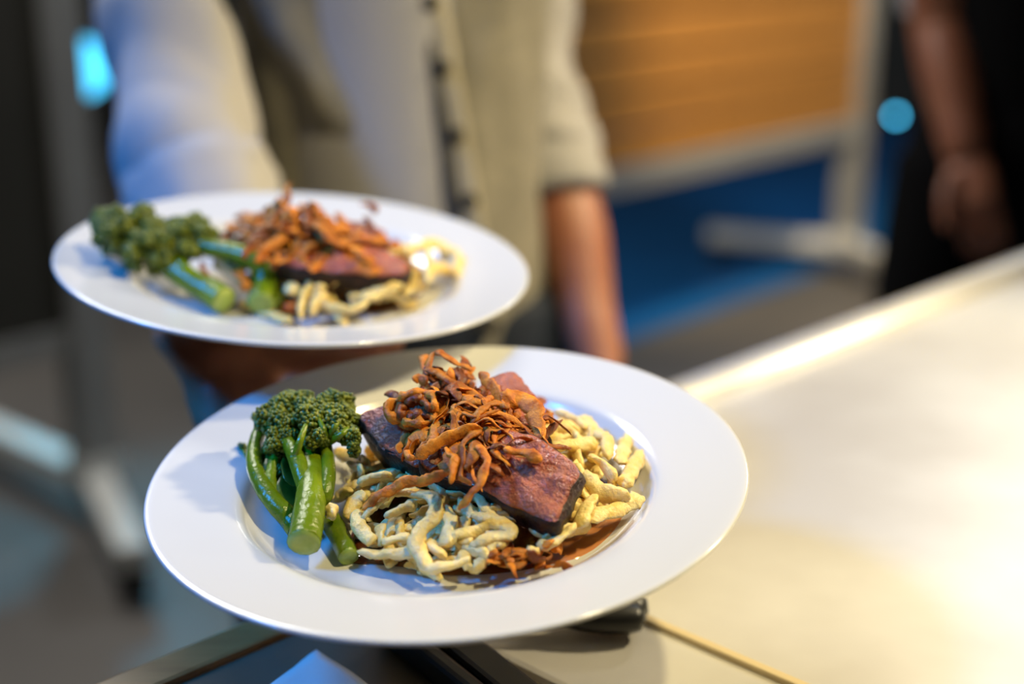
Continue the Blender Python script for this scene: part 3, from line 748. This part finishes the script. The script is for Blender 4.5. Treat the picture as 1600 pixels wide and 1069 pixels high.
for i, (x, y, h, R, ax_) in enumerate([(440,650,.036,.0105,(-0.2,0.6,0.7)), (458,640,.037,.0105,(0.1,0.7,0.7)), (426,660,.033,.007,(-0.5,0.4,0.7)), (432,716,.017,.009,(-0.2,0.2,0.8)), (446,744,.014,.008,(0,0.2,0.8)), (424,742,.012,.007,(-0.2,0,0.8)), (452,716,.020,.009,(0,0.2,0.8))]):
    floret(b2, PF.px(x, y+4, h), Vector(ax_), R, 70+i)
for i, (x, y, h, R) in enumerate([(378,700,.014,.0022), (401,656,.031,.0032)]):
    floret(b2, PF.px(x, y, h), upv, R, 80+i, 5, 12, 0.0008)
leaf(b2, PX(PF, [(428,770,.016),(436,735,.020),(440,700,.024)]), 0.016, seed=5)
leaf(b2, PX(PF, [(440,800,.014),(452,770,.016),(456,730,.020)]), 0.014, seed=6)
leaf(b2, PX(PF, [(410,765,.010),(402,740,.012),(398,715,.016)]), 0.008, seed=7)
b3 = empty('broccolini_stalk', PF.px(530, 860, 0.0)); tag(b3, 'short broccolini stub poking out beside the noodles on the front plate', 'broccolini', GB)
stalk(b3, PX(PF, [(545,870,.004),(530,838,.006),(515,812,.007),(498,790,.008)]), 0.0050, 0.0055, 20, 10, True)

# ------------------------------------------------------------------ food on the back plate
def mound_b(x, y):
    u_, v_ = (x-0.034)/0.068, (y+0.004)/0.082
    return 0.003+0.016*max(0, 1-(u_*u_+v_*v_)**1.6)
fill_noodles(PB, mound_b, 0.034, -0.006, 0.068, 0.078, 80, LN2, GN2, 0.0044, 500)
for i, (pp, o_) in enumerate([([(640,395),(655,384),(668,392),(672,420),(668,445)], .012), ([(690,395),(705,392),(716,405),(712,430)], .010), ([(630,460),(650,450),(668,440)], .002),
        ([(655,390),(680,380),(700,392)], .012), ([(560,468),(590,462),(620,452)], .002), ([(470,440),(500,438),(530,444)], .004), ([(520,478),(545,482),(575,476)], .002), ([(676,425),(690,420),(702,428)], .006)]):
    noodle([PB.on(x, y, mound_b, o_) for x, y in pp], 0.0042, LN2, GN2, 600+i)
sb = pool(PB, [(440,470),(470,485),(540,490),(600,486),(640,472),(660,450),(620,420),(520,410),(460,430)], 0.0018, 'sauce'); tag(sb, 'dark sauce pooled at the front of the back plate well', 'sauce')
GM2 = 'beef slices on the back plate'
slab(PX(PB, [(430,398,.034),(470,388,.037),(530,384,.038),(590,386,.037),(632,404,.033),(634,424,.029),(610,428,.028),(540,424,.029),(470,416,.031)]), 0.014, PB, 'glossy pink beef slice along the front of the heap on the back plate', GM2, 11)
slab(PX(PB, [(370,372,.034),(400,358,.038),(460,352,.040),(520,356,.040),(540,372,.038),(480,386,.035),(420,388,.033)]), 0.016, PB, 'dark beef slice under the onions next to the broccolini on the back plate', GM2, 12)
slab(PX(PB, [(520,350,.042),(560,344,.043),(590,356,.041),(604,374,.037),(560,378,.038)]), 0.012, PB, 'small beef slice tucked behind the onions on the back plate', GM2, 13)
LQ0 = PB.loc(PB.px(470, 340, 0.046)); LQ1 = PB.loc(PB.px(500, 360, 0.042))
def pile_b(x, y):
    g = lambda cx, cy, sx, sy: math.exp(-((x-cx)**2/(2*sx*sx)+(y-cy)**2/(2*sy*sy)))
    return 0.022+0.016*g(LQ1[0], LQ1[1], 0.045, 0.03)+0.014*g(LQ0[0], LQ0[1], 0.032, 0.022)
OB = inpoly([(375,375),(395,345),(430,330),(440,305),(480,310),(540,308),(570,325),(590,350),(600,372),(560,385),(520,390),(470,390),(420,385)])
fill_onions(PB, pile_b, (370, 300, 600, 392), 84, LO2, GO2, 4000, 0.0042, 0.0085, (0.018, 0.042), 0.15, keep=OB, hmin=0.0235)
for i, (pp, wd, hs) in enumerate([([(446,330),(448,310),(447,290),(452,284)], .005, [.048,.055,.060,.062]), ([(470,318),(485,335),(500,352),(515,372),(540,385)], .009, [.054,.052,.050,.046,.042]),
        ([(375,352),(400,340),(430,338)], .010, [.044,.047,.049]), ([(408,398),(430,408),(455,402),(470,392)], .005, [.034,.033,.034,.036]), ([(380,410),(372,425),(384,440),(378,452)], .007, [.024,.022,.020,.016]),
        ([(316,412),(322,430),(328,442)], .004, [.020,.018,.014]), ([(560,318),(580,322),(592,330)], .007, [.050,.048,.046]), ([(556,390),(566,405),(574,412)], .005, [.042,.040,.038])]):
    strand([PB.px(x, y, h) for (x, y), h in zip(pp, hs)], wd, LO2, GO2, 4500+i, th=0.3)
for i, (x, y) in enumerate([(445,464),(462,470),(478,462),(490,472),(455,480),(500,466)]):
    p = PB.px(x, y, 0.006)
    tag(build(MB().ball(p, 0.006, 2, (1, 0.7, 0.6), 0.35, 120, i), 'onion_crumb', M['carrot']), 'orange brown crumb by the broccolini ends on the back plate', 'crumb', 'crumbs on the back plate')
GB2 = 'broccolini stalks on the back plate'
c1 = empty('broccolini_stalk', PB.px(345, 468, 0)); tag(c1, 'broccolini stalk with pale cut end lying at the left of the back plate', 'broccolini', GB2)
stalk(c1, PX(PB, [(350,470,.009),(330,456,.011),(300,440,.014),(270,420,.018),(240,398,.022),(218,380,.026)]), 0.0085, 0.0065, 26, 21, True)
stalk(c1, PX(PB, [(300,435,.016),(275,405,.024),(255,385,.028)]), 0.005, 0.003, 12, 22, name='branch')
for i, (x, y, h, R) in enumerate([(200,372,.030,.016), (222,362,.032,.015), (185,358,.032,.012), (245,372,.030,.014), (205,385,.024,.012), (262,388,.026,.012), (236,392,.027,.013), (282,402,.024,.011), (256,406,.022,.010), (180,370,.028,.012), (170,348,.034,.010)]):
    floret(c1, PB.px(x, y+4, h), Vector((-0.5, 0.4, 0.7)), R, 90+i, 8, 28, 0.0015)
c2 = empty('broccolini_stalk', PB.px(410, 475, 0)); tag(c2, 'broccolini stalk bent over towards the meat on the back plate', 'broccolini', GB2)
stalk(c2, PX(PB, [(408,474,.009),(414,450,.014),(414,425,.022),(400,408,.028),(370,396,.030),(330,388,.030),(300,378,.030)]), 0.0085, 0.0055, 32, 23, True)
for i, (x, y, h, R) in enumerate([(296,368,.032,.013), (280,378,.030,.011), (312,374,.032,.011), (300,362,.034,.011), (322,392,.026,.010)]):
    floret(c2, PB.px(x, y+3, h), Vector((-0.4, 0.4, 0.8)), R, 120+i, 7, 26, 0.0015)
leaf(c2, PX(PB, [(400,440,.012),(370,430,.016),(340,415,.020)]), 0.03, seed=9)
leaf(c2, PX(PB, [(390,420,.018),(360,410,.022),(335,405,.024)]), 0.02, seed=8)
c3 = empty('broccolini_stalk', PB.px(440, 470, 0)); tag(c3, 'thin broccolini side stem behind the cut ends on the back plate', 'broccolini', GB2)
stalk(c3, PX(PB, [(438,474,.006),(425,462,.008),(405,452,.008),(380,436,.012),(340,412,.016)]), 0.005, 0.004, 18, 24, True)

# ------------------------------------------------------------------ the person carrying the plates
def limb(mb, pts, rad, n=24, seg=20, flat=1.0, ref=None, nz=0):
    P_ = spline(pts, n); m = len(rad)
    rr = []
    for i in range(n):
        t = i/(n-1)*(m-1); k = min(int(t), m-2); u_ = t-k; u_ = u_*u_*(3-2*u_); rr.append(rad[k]*(1-u_)+rad[k+1]*u_)
    return mb.tube(P_, rr, seg, flat, 0, nz, ref=ref, dome=0.8)
def finger(mb, base, dirs, lens, r):
    p = Vector(base); pts = [p.copy()]
    for d, l in zip(dirs, lens): p = p+Vector(d).normalized()*l; pts.append(p.copy())
    P_ = spline(pts, 16); rr = [r*(1.08-0.28*i/15)*(1+0.05*math.cos(i/15*PI*2*len(lens))) for i in range(16)]
    mb.tube(P_, rr, 12, 0.92, dome=0.9)
CX, CY = -0.118, 1.46
p1 = empty('person', (CX, CY, 0)); tag(p1, 'person in beige buttoned vest and white rolled sleeves carrying the plates', 'person')
body = MB()
# trunk, neck, head (above the frame)
limb(body, [(CX, CY, 0.86), (CX, CY, 1.10), (CX, CY+0.01, 1.36), (CX, CY+0.02, 1.47)], [0.125, 0.118, 0.13, 0.07], 20, 24, 1.0)
limb(body, [(CX, CY+0.02, 1.42), (CX, CY+0.01, 1.56)], [0.06, 0.055], 8)
body.ball((CX, CY-0.005, 1.67), 0.11, 4, (0.74, 0.90, 1.08))
body.ball((CX, CY-0.108, 1.65), 0.018, 2, (0.8, 1, 1.4)); body.ball((CX, CY-0.085, 1.585), 0.032, 3, (1, 0.8, 0.6))
for s in (-1, 1): body.ball((CX+s*0.084, CY+0.005, 1.66), 0.03, 2, (0.35, 0.7, 1.1))
SH_R = Vector((CX-0.185, CY+0.02, 1.40)); SH_L = Vector((CX+0.125, CY+0.035, 1.40))
EL_R = at_depth(318, 352, 1.245)
SR0 = at_depth(252, -60, 1.34); SR1 = at_depth(270, 90, 1.28); SR2 = at_depth(294, 210, 1.245); SR3 = at_depth(318, 300, 1.225)
WR_R = Vector((-0.222, 0.955, 1.018))
limb(body, [SH_R, SR0, SR1, SR2, EL_R], [0.040, 0.038, 0.036, 0.034, 0.034], 20)
limb(body, [EL_R, EL_R.lerp(WR_R, 0.3)+Vector((0, 0, 0.0)), EL_R.lerp(WR_R, 0.75), WR_R], [0.036, 0.037, 0.032, 0.028], 18)
# palm under the back plate
PALM = [WR_R, Vector((-0.205, 0.91, 1.022)), Vector((-0.180, 0.868, 1.026)), Vector((-0.165, 0.848, 1.027))]
limb(body, PALM, [0.028, 0.034, 0.036, 0.030], 14, 20, 0.5, ref=(0.1, 0.1, 1))
limb(body, [(-0.215, 0.93, 1.018), (-0.150, 0.895, 1.026), (-0.135, 0.875, 1.030)], [0.024, 0.024, 0.018], 12, 16, 0.7)
# ring and little finger lie to the right under the back plate
finger(body, (-0.150, 0.856, 1.026), [(1, -0.25, 0.02), (1, -0.15, 0.02), (0.9, 0.1, 0.05)], (0.040, 0.026, 0.022), 0.0098)
finger(body, (-0.145, 0.882, 1.028), [(1, -0.05, 0.0), (1, 0.05, 0.03), (0.9, 0.2, 0.05)], (0.032, 0.022, 0.019), 0.0090)
# index, middle and thumb run forward and down under the rim of the front plate
finger(body, (-0.176, 0.852, 1.022), [(0.25, -1, -0.34), (0.45, -1, -0.22), (0.7, -1, -0.05)], (0.046, 0.028, 0.024), 0.0100)
finger(body, (-0.160, 0.850, 1.022), [(0.45, -1, -0.40), (0.7, -1, -0.22), (0.9, -1, -0.05)], (0.048, 0.030, 0.024), 0.0103)
finger(body, (-0.200, 0.900, 1.016), [(0.10, -1, -0.25), (0.35, -1, -0.25), (0.6, -1, -0.05)], (0.048, 0.036, 0.028), 0.0125)
limb(body, [(-0.205, 0.905, 1.016), (-0.185, 0.86, 1.012), (-0.168, 0.825, 1.004)], [0.026, 0.026, 0.018], 12, 16, 0.6, ref=(0.1, 0.1, 1))
# hanging arm on the right of the picture
EL_L = at_depth(862, 262, 1.50); WR_L = at_depth(938, 575, 1.46)
SL0 = at_depth(812, -60, 1.52); SL1 = at_depth(826, 90, 1.51); SL2 = at_depth(850, 190, 1.50); SL3 = at_depth(861, 240, 1.495)
limb(body, [SH_L, SL0, SL1, SL2, EL_L], [0.036, 0.033, 0.032, 0.033, 0.036], 20)
limb(body, [EL_L, EL_L.lerp(WR_L, 0.3)+Vector((0.004, 0, 0)), EL_L.lerp(WR_L, 0.75), WR_L], [0.037, 0.039, 0.030, 0.026], 18)
HD = (WR_L-EL_L).normalized()
HB = WR_L+HD*0.085
limb(body, [WR_L, WR_L+HD*0.045, HB], [0.026, 0.034, 0.032], 12, 20, 0.5, ref=(1, 0.3, 0))
for k, (o_, ln) in enumerate(((-0.026, 0.9), (-0.009, 1.0), (0.009, 0.95), (0.025, 0.78))):
    finger(body, HB+Vector((0, o_, 0.006)), [HD, HD+Vector((-0.25, 0, 0)), HD+Vector((-0.6, 0, 0))], (0.040*ln, 0.026*ln, 0.022*ln), 0.0092)
finger(body, WR_L+HD*0.03+Vector((-0.006, -0.028, 0)), [HD+Vector((-0.2, -0.6, 0)), HD+Vector((-0.3, -0.3, 0)), HD], (0.036, 0.030, 0.022), 0.0108)
bo = fuse(build(body, 'body', M['skin'], p1), 0.0042, 3)
hm = MB().ball((CX, CY+0.012, 1.70), 0.115, 3, (0.78, 0.92, 1.0), 0.06, 30)
build(hm, 'hair', M['hair'], p1)

# sleeves, rolled at the elbow
def sleeve(pts, rad, parent, folds, seed, n=90, seg=56, ref=None):
    P_ = spline(pts, n); m = len(rad); V = []; F = []
    T = [(P_[min(n-1, i+1)]-P_[max(0, i-1)]).normalized() for i in range(n)]
    u_ = Vector(ref or (1, 0, 0))
    for i in range(n):
        t = i/(n-1)*(m-1); k = min(int(t), m-2); f = t-k; f = f*f*(3-2*f); r = rad[k]*(1-f)+rad[k+1]*f
        u_ = (u_-T[i]*u_.dot(T[i])).normalized(); v_ = T[i].cross(u_)
        for k2 in range(seg):
            a = 2*PI*k2/seg; d = u_*math.cos(a)+v_*math.sin(a); s_ = i/(n-1)
            g = 0
            for (fa, fs, ff, slope, ph) in folds:
                g += fa*max(-0.6, math.sin(ff*s_*PI+slope*math.sin(a-fs)+ph))*(0.6+0.5*N3(P_[i]+d*r, 9, seed))
            g += 0.004*N3(P_[i]+d*r, 22, seed+4)+0.007*N3(P_[i]+d*r, 11, seed+6)
            V.append(P_[i]+d*(r+g))
    for i in range(n-1):
        for k2 in range(seg): F.append((i*seg+k2, i*seg+(k2+1) % seg, (i+1)*seg+(k2+1) % seg, (i+1)*seg+k2))
    return build(MB().add(V, F), 'sleeve', M['shirt'], parent)
def cuff(c, d, r, parent, wd=0.05, seed=1):
    q = Matrix.Translation(c) @ d.to_track_quat('Z', 'Y').to_matrix().to_4x4()
    mb = MB().lathe([(r*0.78, -0.5*wd), (r*0.98, -0.56*wd), (r*1.07, -0.40*wd), (r*1.05, 0.0), (r*1.09, 0.25*wd), (r*1.05, 0.48*wd), (r*0.95, 0.52*wd), (r*0.80, 0.36*wd), (r*0.78, 0.0)], 48, q)
    mb.V = [v+(v-c).normalized()*(0.005*N3(v, 30, seed)) for v in mb.V]
    return build(mb, 'rolled_cuff', M['shirt'], parent)
shirt = build(MB().tube([(CX, CY, 0.95), (CX, CY, 1.2), (CX, CY+0.01, 1.38), (CX, CY+0.02, 1.46)], [0.128, 0.128, 0.135, 0.075], 28, cap=False), 'shirt', M['shirt'], p1)
dR = (EL_R-SH_R).normalized()
sleeve([SH_R+Vector((0, 0, 0.04)), SR0, SR1, SR2, SR3], [0.058, 0.057, 0.056, 0.056, 0.055], shirt,
       [(0.011, 0.5, 4.3, 2.6, 0.3), (0.009, 2.4, 3.2, -2.3, 1.2)], 3)
cuff(SR3+Vector((0.004, -0.008, -0.020)), (SR2-SR3).normalized(), 0.062, shirt, 0.085, 4)
sleeve([SH_L+Vector((0, 0, 0.04)), SL0, SL1, SL2, SL3], [0.060, 0.054, 0.050, 0.048, 0.047], shirt, [(0.004, 1.0, 7, 1.2, 0.0)], 7)
cuff(SL3+Vector((0.002, 0, -0.01)), (SL2-SL3).normalized(), 0.050, shirt, 0.07, 9)

# vest
def vest_shape():
    V = []; F = []; nzv = 110; nt = 120
    for i in range(nzv):
        z = 0.835+(1.47-0.835)*i/(nzv-1)
        t = (z-0.835)/0.635
        a_ = 0.162-0.012*math.sin(PI*min(1, t*1.4))+0.012*max(0, t-0.5)
        b_ = 0.118-0.004*t
        if t > 0.9: a_ *= 1-3.5*(t-0.9)**1.2*2; b_ *= 1-2.0*(t-0.9)*1.5
        for k in range(nt):
            th = 2*PI*k/nt
            cx_, sx_ = math.cos(th), math.sin(th)
            x = a_*math.copysign(abs(cx_)**0.85, cx_); y = b_*math.copysign(abs(sx_)**0.85, sx_)
            p = Vector((CX+x, CY+y, z)); out = Vector((x, y, 0)).normalized()
            g = 0.010*N3((p.x*1.0, p.y, p.z*0.30), 16, 2)*(1 if x < 0.03 else 0.35)
            sl = (p.x-CX+0.05)+0.55*(z-1.12)
            g += 0.012*math.exp(-(sl/0.022)**2)*max(0, min(1, (z-1.04)/0.08))
            sl2 = (p.x-CX+0.085)+0.2*(z-1.05)
            g += -0.012*math.exp(-(sl2/0.025)**2)*math.exp(-((z-1.08)/0.07)**2)
            g += 0.006*N3((p.x, p.y, p.z*0.6), 26, 9)
            V.append(p+out*g)
    for i in range(nzv-1):
        for k in range(nt): F.append((i*nt+k, i*nt+(k+1) % nt, (i+1)*nt+(k+1) % nt, (i+1)*nt+k))
    return V, F
VV, VF = vest_shape()
vest = build(MB().add(VV, VF), 'vest', M['vest'], p1)
vb = BVHTree.FromPolygons([tuple(v) for v in VV], VF)
def on_vest(px, py, lift=0.0):
    h = vb.ray_cast(CAM, ray(px, py).normalized())
    if h[0] is None: return at_depth(px, py, 1.36)
    return h[0]-ray(px, py).normalized()*lift
def px_path(P_): return [(p.x, p.y) for p in spline([Vector((x, y, 0)) for x, y in P_], 60)]
ph_ = [on_vest(x, y, 0.004) for x, y in px_path(((640,-60),(655,20),(668,90),(682,160),(692,230),(703,300),(716,380),(728,450),(738,515)))]
build(MB().tube(ph_, 0.0085, 10, 0.45, ref=(0, -1, 0)), 'piping', M['piping'], vest)
pk = [on_vest(x, y, 0.003) for x, y in px_path(((662,-60),(676,20),(690,90),(704,160),(716,230),(727,300),(740,380),(752,450),(762,510)))]
build(MB().tube(pk, 0.0135, 10, 0.22, ref=(0, -1, 0)), 'placket', M['vestlight'], vest)
for x, y in ((672,4),(691,106),(713,211),(734,313),(752,418),(768,505)):
    c = on_vest(x, y, 0.008)
    q = Matrix.Translation(c) @ Vector((0.15, -1, 0.1)).to_track_quat('Z', 'Y').to_matrix().to_4x4()
    build(MB().lathe([(0, 0.0016), (0.004, 0.0012), (0.0060, 0.0022), (0.0074, 0.0014), (0.0076, -0.0008), (0.0062, -0.0026), (0, -0.0026)], 24, q), 'button', M['button'], vest)
# trousers and shoes
tb = MB()
limb(tb, [(CX, CY, 0.98), (CX, CY, 0.90), (CX, CY, 0.82)], [0.135, 0.14, 0.12], 12, 28)
for s in (-1, 1):
    limb(tb, [(CX+s*0.085, CY, 0.90), (CX+s*0.112, CY-0.01, 0.70), (CX+s*0.118, CY-0.01, 0.48), (CX+s*0.115, CY+0.02, 0.05)], [0.095, 0.092, 0.074, 0.062], 24, 24)
fuse(build(tb, 'trousers', M['navy'], p1), 0.008, 4)
for s in (-1, 1):
    sh = MB(); limb(sh, [(CX+s*0.115, CY+0.07, 0.045), (CX+s*0.118, CY-0.03, 0.045), (CX+s*0.128, CY-0.17, 0.032)], [0.036, 0.044, 0.030], 14, 18, 0.9)
    build(sh, 'shoe', M['shoe'], p1)

# ------------------------------------------------------------------ the second person, right edge
DX, DY = 0.82, 2.30
p2 = empty('person', (DX, DY, 0)); tag(p2, 'person in black with a bare hanging forearm at the right edge', 'person')
body = MB()
limb(body, [(DX, DY, 0.90), (DX, DY, 1.15), (DX, DY+0.01, 1.40), (DX, DY+0.02, 1.50)], [0.12, 0.115, 0.13, 0.07], 20, 24)
limb(body, [(DX, DY+0.02, 1.45), (DX, DY+0.01, 1.60)], [0.06, 0.055], 8)
body.ball((DX, DY-0.005, 1.71), 0.11, 4, (0.74, 0.90, 1.08)); body.ball((DX, DY-0.108, 1.69), 0.018, 2, (0.8, 1, 1.4))
for s in (-1, 1): body.ball((DX+s*0.084, DY+0.005, 1.70), 0.03, 2, (0.35, 0.7, 1.1))
S2 = Vector((DX-0.19, DY+0.0, 1.44)); E2 = at_depth(1468, 40, 2.22); W2 = at_depth(1508, 245, 2.16)
limb(body, [S2, S2.lerp(E2, 0.5), E2], [0.055, 0.05, 0.044], 14)
limb(body, [E2, E2.lerp(W2, 0.3), E2.lerp(W2, 0.8), W2], [0.044, 0.045, 0.036, 0.031], 18)
H2 = (W2-E2).normalized(); HB2 = W2+H2*0.085
limb(body, [W2, W2+H2*0.045, HB2], [0.031, 0.040, 0.038], 12, 20, 0.55, ref=(0.4, 1, 0))
for k, (o_, ln) in enumerate(((-0.029, 0.9), (-0.010, 1.0), (0.010, 0.95), (0.028, 0.78))):
    finger(body, HB2+Vector((o_, 0, 0.006)), [H2+Vector((0.1, 0.1, 0)), H2+Vector((0.2, 0.5, 0)), H2+Vector((0.2, 1.2, 0))], (0.040*ln, 0.026*ln, 0.022*ln), 0.0098)
finger(body, W2+H2*0.03+Vector((-0.030, -0.01, 0)), [H2+Vector((-0.5, -0.2, 0)), H2+Vector((-0.2, 0, 0)), H2], (0.036, 0.030, 0.022), 0.0112)
S3 = Vector((DX+0.19, DY, 1.44)); E3 = Vector((DX+0.23, DY+0.02, 1.13)); W3 = Vector((DX+0.24, DY-0.04, 0.90))
limb(body, [S3, S3.lerp(E3, 0.5), E3], [0.055, 0.05, 0.042], 14)
limb(body, [E3, E3.lerp(W3, 0.5), W3, W3+Vector((0, -0.02, -0.10))], [0.042, 0.04, 0.03, 0.036], 16)
fuse(build(body, 'body', M['skin2'], p2), 0.006, 3)
build(MB().ball((DX, DY+0.012, 1.74), 0.115, 3, (0.78, 0.92, 1.0), 0.06, 30), 'hair', M['hair'], p2)
top = MB().tube([(DX, DY, 0.86), (DX, DY, 1.0), (DX, DY, 1.2), (DX, DY+0.01, 1.42), (DX, DY+0.02, 1.50)], [0.165, 0.155, 0.155, 0.165, 0.08], 32, cap=False)
build(top, 'black_vest', M['black'], p2)
s2o = build(MB().tube([(DX, DY+0.015, 1.40), (DX, DY+0.015, 1.53)], [0.09, 0.065], 24, cap=False), 'shirt', M['shirt'], p2)
C2 = at_depth(1470, -14, 2.235)
sleeve([S2+Vector((0.03, 0, 0.05)), S2.lerp(C2, 0.5), C2+Vector((0, 0, 0.01))], [0.064, 0.060, 0.056], s2o, [(0.005, 1, 6, 1.2, 0)], 5, 40, 36)
cuff(C2, (S2-C2).normalized(), 0.060, s2o, 0.05, 3)
sleeve([S3+Vector((-0.03, 0, 0.05)), S3.lerp(E3, 0.5), E3], [0.064, 0.060, 0.056], s2o, [(0.005, 1, 6, 1.2, 0)], 6, 40, 36)
tb = MB(); limb(tb, [(DX, DY, 1.0), (DX, DY, 0.92), (DX, DY, 0.80)], [0.16, 0.175, 0.15], 12, 28)
for s in (-1, 1):
    limb(tb, [(DX+s*0.09, DY, 0.90), (DX+s*0.115, DY-0.01, 0.70), (DX+s*0.12, DY-0.01, 0.48), (DX+s*0.115, DY+0.02, 0.05)], [0.105, 0.10, 0.08, 0.066], 24, 24)
fuse(build(tb, 'trousers', M['black'], p2), 0.010, 4)
for s in (-1, 1):
    sh = MB(); limb(sh, [(DX+s*0.115, DY+0.07, 0.045), (DX+s*0.118, DY-0.03, 0.045), (DX+s*0.128, DY-0.17, 0.032)], [0.036, 0.044, 0.030], 14, 18, 0.9)
    build(sh, 'shoe', M['shoe'], p2)
